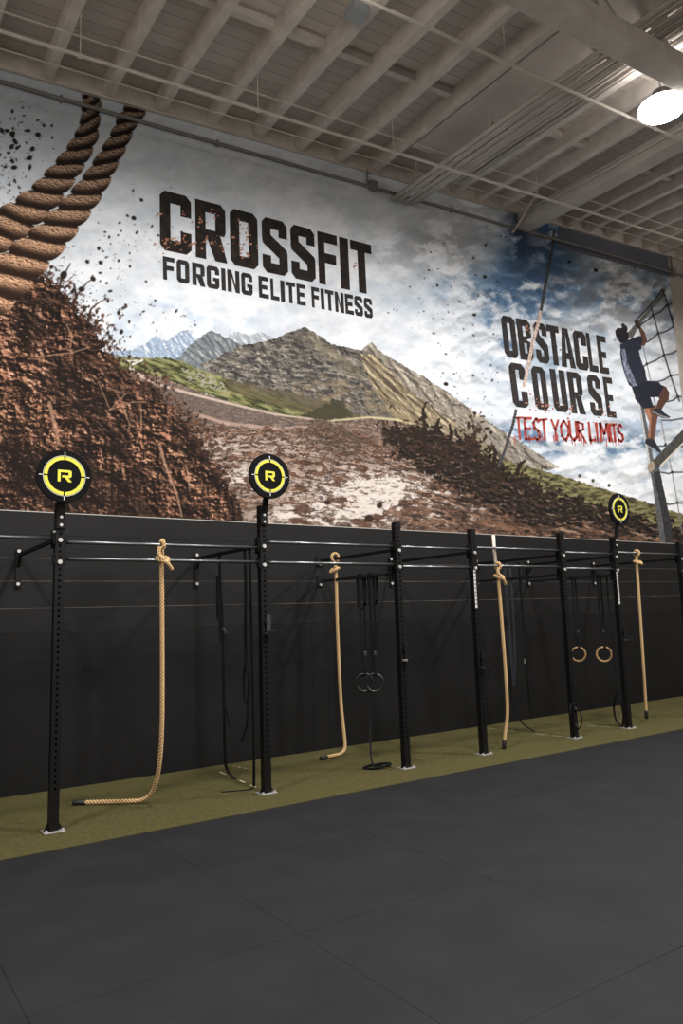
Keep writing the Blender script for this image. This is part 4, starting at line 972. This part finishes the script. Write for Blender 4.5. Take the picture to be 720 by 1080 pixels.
t3 = rope('tan rope with a pale upright tail, between fourth and fifth uprights', (x, RACK, z), [(x, RACK+.01, z-.05), (x+.01, RACK+.012, 2.0), (x+.03, RACK+.02, 1.5), (x+.05, RACK+.03, .9), (x+.05, RACK+.04, .45), (x+.01, RACK+.06, .2), (x-.005, RACK+.065, .12)],
     bar_knot(x, RACK, z, 'x'), ((x-.004, RACK+.065, .125), (x-.02, RACK+.07, .012)))
MB().tube([(x, RACK+.035, z+.02), (x, RACK+.045, z+.2), (x-.008, RACK+.04, z+.40)], [.021,.021,.021], 10).build('taped_tail', M['tape'], t3, smooth=True)
x, z = 9.934, UPZ[5]
rope('tan rope farthest from the camera, hanging straight beyond the sixth upright', (x, RACK, z), [(x, RACK+.01, z-.05), (x+.0, RACK+.02, 2.1), (x+.01, RACK+.04, 1.5), (x+.04, RACK+.08, .8), (x+.10, RACK+.14, .17)],
     bar_knot(x, RACK, z, 'x')[:1]+bar_knot(x, RACK, z, 'x')[2:], ((x+.10, RACK+.14, .18), (x+.108, RACK+.148, .06)))

# ------------------------------------------------------------------ gymnastic rings
def gym_ring(x, y, zc, ztop, m, label, group, facing=0.0):
    t = thing('gym_ring', (x, y, zc), label, 'gymnastic ring', group)
    R, r = .103, .0155; q = MB(); a_ = facing
    pts = [(x+R*math.cos(t_)*math.cos(a_), y+R*math.cos(t_)*math.sin(a_), zc+R*math.sin(t_)) for t_ in np.linspace(0, 2*math.pi, 49)[:-1]]
    q.tube(pts, r, 10, closed=True).build('hoop', M[m], t, smooth=True)
    dx, dy = math.cos(a_), math.sin(a_); w = .011
    MB().ribbon([(x-dx*.012, y-dy*.012, ztop+.03), (x-dx*.018, y-dy*.018, (ztop+zc)/2), (x-dx*.006, y-dy*.006, zc+R+.02)], .034, .003, (dx,dy,0)).build('strap', M['strap'], t)
    MB().ribbon([(x+dx*.03, y+dy*.03, ztop+.03), (x+dx*.034, y+dy*.034, (ztop+zc)/2+.1), (x+dx*.02, y+dy*.02, zc+R+.25)], .034, .003, (dx,dy,0)).build('strap', M['strap'], t)
    MB().ribbon([(x, y-.024, zc+R+.03), (x, y-.022, zc+R-.03), (x, y+.022, zc+R-.03), (x, y+.024, zc+R+.03)], .036, .004, (dx,dy,0)).build('strap_loop', M['strap'], t)
    MB().ribbon([(x, y-.036, ztop-.03), (x, y-.04, ztop+.034), (x, y+.04, ztop+.034), (x, y+.036, ztop-.03)], .036, .004, (1,0,0)).build('top_loop', M['strap'], t)
    MB().cbox((x+dx*.02, y-.012, zc+R+.24), .044, .02, .05).build('buckle', M['buckle'], t, bevel=.004)
    return t
XA = POST_X[5]-.02
gym_ring(XA, 7.49, 1.02, 2.17, 'wood', 'pale wooden ring hanging right beside the fifth upright', 'wooden gymnastic rings', -.85)
gym_ring(XA, 7.03, 1.03, 2.17, 'wood', 'pale wooden ring hanging clear between fifth and sixth uprights', 'wooden gymnastic rings', -.85)
XB = POST_X[2]-.02
gym_ring(XB, 7.45, .90, 2.17, 'blackring', 'black ring hanging nearer the second rope, farther from the third upright', 'black gymnastic rings', -.55)
gym_ring(XB, 7.24, .91, 2.17, 'blackring', 'black ring hanging nearer the third upright', 'black gymnastic rings', -.75)
for y0, y1, zl, lab in ((7.56, 7.40, 1.80, 'looped strap tail hanging from the arm beside the second rope'), (7.33, 7.16, 1.83, 'looped strap tail hanging from the arm beside the third upright')):
    q = MB().ribbon([(XB+.03, y0, 2.205), (XB+.03, y0-.01, 2.0), (XB+.03, y0-.005, zl), (XB+.035, (y0+y1)/2, zl-.03), (XB+.03, y1, zl+.05), (XB+.03, y1+.005, 2.0), (XB+.03, y1, 2.205)], .035, .003, (.65,-.76,0))
    tag(q.build('strap_tail', M['strap']), 'black '+lab, 'strap', 'straps on the arms')

# ------------------------------------------------------------------ bands and straps
def strap_thing(name, label, parts, group=None, cat='strap'):
    p0 = parts[0][1][0]; t = thing(name, p0, label, cat, group)
    for pn, path, w, side, m in parts: MB().ribbon(resample(path, .03), w, .004, side).build(pn, M[m], t)
    return t
x = POST_X[1]-.02
s1 = strap_thing('suspension_strap', 'long black suspension strap farther from the second upright, foot of it on turf',
    [('strap', [(x, 7.72, 2.47), (x, 7.72, 2.3), (x, 7.70, 1.9), (x, 7.66, 1.4), (x, 7.64, .8), (x, 7.63, .3), (x+.02, 7.62, .10), (x+.06, 7.50, .012)], .034, (.65,-.76,0), 'strap'),
     ('padded_sleeve', [(x-.006, 7.72, 2.02), (x-.006, 7.69, 1.8), (x-.006, 7.665, 1.45)], .06, (.65,-.76,0), 'strap'),
     ('strap_loop', [(x+.01, 7.80, 2.2), (x+.01, 7.81, 1.9), (x+.01, 7.80, 1.72), (x+.01, 7.74, 1.74), (x+.01, 7.72, 2.0)], .03, (.65,-.76,0), 'strap'),
     ('handle', [(x, 7.63, 1.62), (x+.01, 7.58, 1.55), (x, 7.61, 1.5)], .03, (.65,-.76,0), 'blackring')], 'black suspension straps by the second upright')
s2 = strap_thing('suspension_strap', 'black suspension strap with hanging loop close to the second upright',
    [('strap', [(x, 7.10, 2.47), (x, 7.08, 2.1), (x, 7.10, 1.6), (x, 7.10, 1.25)], .034, (.65,-.76,0), 'strap'),
     ('strap', [(x+.02, 7.02, 2.47), (x+.02, 7.01, 1.9), (x+.02, 7.0, 1.4), (x+.02, 6.99, .7), (x+.02, 6.99, .2), (x+.02, 7.0, .03)], .03, (.65,-.76,0), 'strap'),
     ('strap_loop', [(x, 7.10, 1.25), (x, 7.15, 1.1), (x, 7.15, .9), (x, 7.10, .82), (x, 7.05, .9), (x, 7.04, 1.1), (x, 7.09, 1.25)], .03, (.65,-.76,0), 'strap'),
     ('hanging_tail', [(x, 7.06, .95), (x, 7.10, .62), (x, 7.25, .44), (x, 7.45, .5), (x, 7.60, .75)], .02, (.65,-.76,0), 'strap'),
     ('floor_tail', [(x+.02, 6.99, .03), (x-.05, 6.98, .010), (x-.3, 7.08, .009)], .03, (.3,1,0), 'strap')], 'black suspension straps by the second upright')
# coil of strap on the turf under the black rings
t = thing('coiled_strap', (5.16, 7.0, .004), 'flat coil of black strap on the turf under the black rings', 'strap')
for k, (ox, r) in enumerate(((0,.11),(.04,.13),(.09,.10))):
    pts = [(5.10+ox+r*1.15*math.cos(a), 7.0-.02*k+r*.8*math.sin(a), .014+.010*k) for a in np.linspace(0, 6.283, 33)[:-1]]
    MB().tube(pts, .009, 8, closed=True).build('coil', M['strap'], t, smooth=True)
MB().ribbon(resample([(5.30, 7.30, .85), (5.27, 7.26, .5), (5.20, 7.18, .25), (5.13, 7.08, .10), (5.12, 7.02, .02)], .04), .022, .004, (.65,-.76,0)).build('strap_tail', M['strap'], t)
# bands behind rope three
x = POST_X[4]-.02
strap_thing('resistance_band', 'dark blue stretch band hanging behind the rope with the pale tail',
    [('band', [(x, 7.78, 2.47), (x, 7.77, 2.0), (x, 7.76, 1.5), (x, 7.75, 1.0), (x, 7.74, .62)], .04, (.65,-.76,0), 'blueband'), ('band', [(x+.03, 7.70, 2.47), (x+.03, 7.69, 1.8), (x+.03, 7.71, 1.0), (x, 7.74, .62)], .03, (.65,-.76,0), 'blueband')], None, 'band')
strap_thing('suspension_strap', 'black strap with one bright clip curling onto the turf left of fifth upright',
    [('strap', [(x, 7.50, 2.40), (x, 7.49, 1.8), (x, 7.48, 1.1), (x, 7.47, .5), (x, 7.46, .2)], .03, (.65,-.76,0), 'strap'), ('strap_loop', [(x, 7.78, .9), (x, 7.80, .5), (x, 7.74, .25), (x, 7.6, .1), (x+.05, 7.45, .012)], .03, (.65,-.76,0), 'strap'), ('clip', [(x, 7.49, 1.02), (x, 7.49, .95)], .03, (.65,-.76,0), 'bolt')])
# strap from the clear ring's arm down to the turf
x = XA
strap_thing('suspension_strap', 'long black strap behind the wooden rings ending in loops on the turf',
    [('strap', [(x, 6.88, 2.17), (x, 6.88, 1.4), (x, 6.87, .8), (x, 6.86, .5)], .025, (.65,-.76,0), 'strap'),
     ('strap_loop', [(x, 6.86, .5), (x+.02, 6.95, .3), (x+.02, 6.93, .1), (x+.05, 6.85, .012)], .03, (.65,-.76,0), 'strap'),
     ('strap_loop', [(x, 6.86, .5), (x+.01, 6.80, .25), (x+.03, 6.83, .05), (x+.10, 6.95, .012), (x-.02, 7.28, .012)], .028, (.65,-.76,0), 'strap')])
# small hoop handle tied to the foot of the fifth upright
x = POST_X[4]
t = thing('tied_handle', (x, RACK-.05, .3), 'black strap handle tied round the foot of the fifth upright', 'strap')
for s_, zc, w in ((-1, .33, .085), (1, .25, .06)):
    pts = [(x+s_*(T/2)+s_*w*max(0,math.sin(a))*1.0, RACK-.03-.03*math.sin(a), zc+.13*math.cos(a)) for a in np.linspace(0, math.pi, 14)]
    MB().tube(pts, .010, 8).build('loop', M['strap'], t, smooth=True)
MB().ribbon([(x-T/2-.004, RACK-.05, .46), (x-T/2-.004, RACK-T/2-.004, .46), (x+T/2+.004, RACK-T/2-.004, .46), (x+T/2+.004, RACK+.03, .46)], .03, .004, (0,0,1)).build('wrap', M['strap'], t)
for z in (.39, .17): MB().cyl((x, RACK-T/2-.003, z), (x, RACK-T/2-.018, z), .02, 10).build('stud', M['buckle'], t)

# ------------------------------------------------------------------ barbell hooks
def hook(i, z, side, label):
    x = POST_X[i]; t = thing('barbell_hook', (x, RACK-T/2, z), label, 'barbell hook', 'barbell hooks on the uprights')
    y = RACK-T/2
    MB().box(x+side*.010, x+side*.058, y-.012, y-.002, z-.05, z+.13).build('back_plate', M['buckle'] if i == 1 else M['steel'], t, bevel=.002)
    MB().box(x-.03, x+.06, y-.11, y-.012, z-.065, z-.045).build('shelf', M['worn'] if i in (2,) else M['buckle'], t, bevel=.003)
    MB().box(x-.03, x+.06, y-.12, y-.11, z-.065, z-.01).build('lip', M['steel'], t, bevel=.002)
    MB().cyl((x, y, z+.06), (x, y-.03, z+.06), .012, 8).build('pin', M['steel'], t)
hook(1, 1.60, 1, 'black barbell hook pinned high on the second upright')
hook(2, 1.24, 1, 'barbell hook with bright worn shelf on the third upright')
hook(3, 1.08, 1, 'black barbell hook pinned on the fourth upright')
hook(5, 1.29, 1, 'black barbell hook pinned on the sixth upright')
